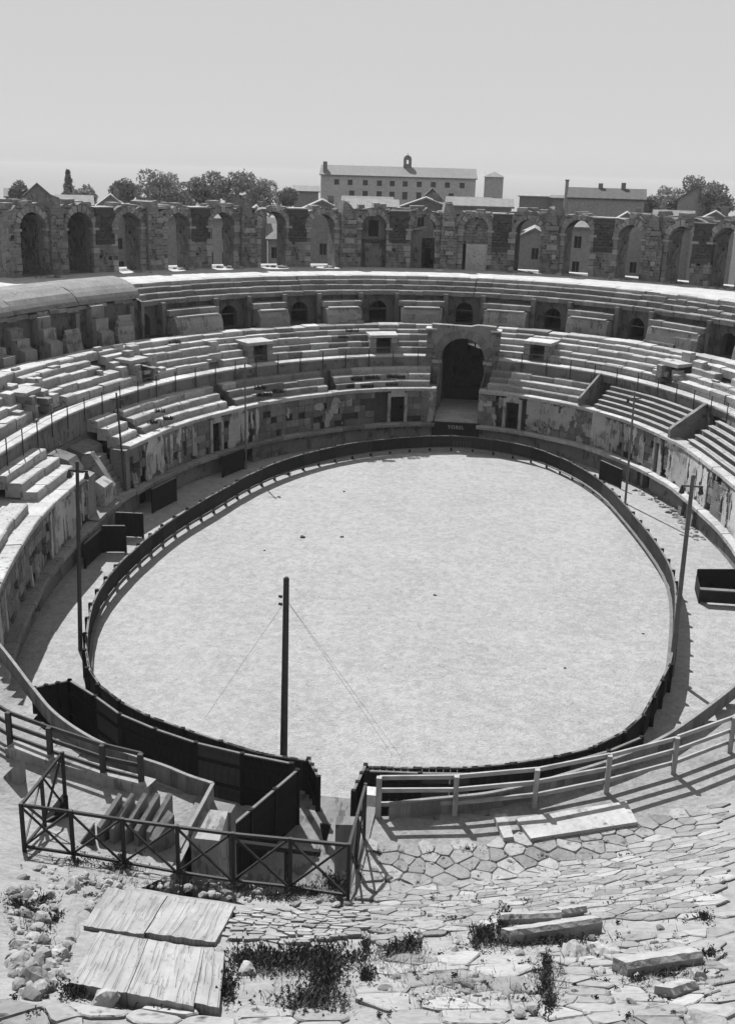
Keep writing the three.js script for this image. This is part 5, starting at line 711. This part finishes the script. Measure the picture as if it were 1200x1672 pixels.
{ // dark weeds on the seat rows
  const v = [], tuft = (px, py, h, n, w) => { for (let i = 0; i < n; i++) { const b = G(px + rr(-w, w), py + rr(-1, 1), h), s = V3(rr(-1, 1), 0, rr(-1, 1)).normalize().multiplyScalar(rr(0.03, 0.06)), d = V3(rr(-0.7, 0.7), 1, rr(-0.7, 0.7)).normalize().multiplyScalar(rr(0.1, 0.38)); b.y -= 0.05; v.push(b.clone().sub(s), b.clone().add(s), b.clone().add(d)); v.push(b.clone().add(d.clone().multiplyScalar(0.4)), b.clone().add(d.clone().multiplyScalar(0.8)).add(s), b.clone().add(d)); } };
  for (const [x, y, h, n, w] of [[432, 646, 5.18, 260, 12], [455, 640, 5.18, 200, 10], [425, 635, 5.65, 160, 9], [490, 628, 5.2, 60, 4], [583, 620, 5.65, 260, 9], [608, 618, 5.65, 300, 12], [640, 616, 5.65, 200, 8], [655, 617, 5.65, 140, 6], [572, 632, 5.2, 160, 6], [600, 632, 5.2, 200, 10], [640, 629, 5.2, 160, 10], [250, 690, 5.2, 80, 8], [275, 684, 5.2, 80, 8], [262, 672, 5.7, 60, 8], [1000, 552, 8.9, 60, 5], [1012, 575, 8, 90, 5], [560, 551, 8.5, 70, 8], [575, 541, 8.9, 120, 10], [285, 560, 8.9, 90, 12], [315, 577, 8, 60, 8]]) tuft(x, y, h, n, w);
  const g = new THREE.BufferGeometry(); g.setAttribute('position', new THREE.Float32BufferAttribute(v.flatMap((q) => [q.x, q.y, q.z]), 3)); g.setAttribute('uv', new THREE.Float32BufferAttribute(new Float32Array(v.length * 2), 2)); g.computeVertexNormals(); tag(add(scene, 'seat_weeds', g, M.weed[0]), 'dark weeds sprouting along the stone seat rows', 'weeds', null, 'stuff');
}
// loose stones thrown over the ruined upper tiers
for (const [p0, p1, l] of [[-95, -46, 'tumbled blocks lying over the broken upper seats on the left'], [24, 75, 'tumbled blocks lying over the broken upper seats on the right']]) {
  const t = thing('tumbled_blocks', l, 'rubble'); for (let k = 0; k < (p0 < 0 ? 15 : 7); k++) { const p = rr(p0, p1), row = Math.floor(rr(0, 5)), d = degPerM(p, 6), t0 = 4.85 + row * 0.8 + rr(0, 0.25), h = HS.up[row] - 0.02, w = rr(0.3, 1.1), hh = rr(0.12, 0.42); add(t, 'block', ringSolid(slabProfile(t0, t0 + rr(0.35, 0.7), h, h + hh, 0.06), p, p + w * d, new Geo(), 0.06).done, pick(M.seat)); }
}
renderer.render(scene, camera);
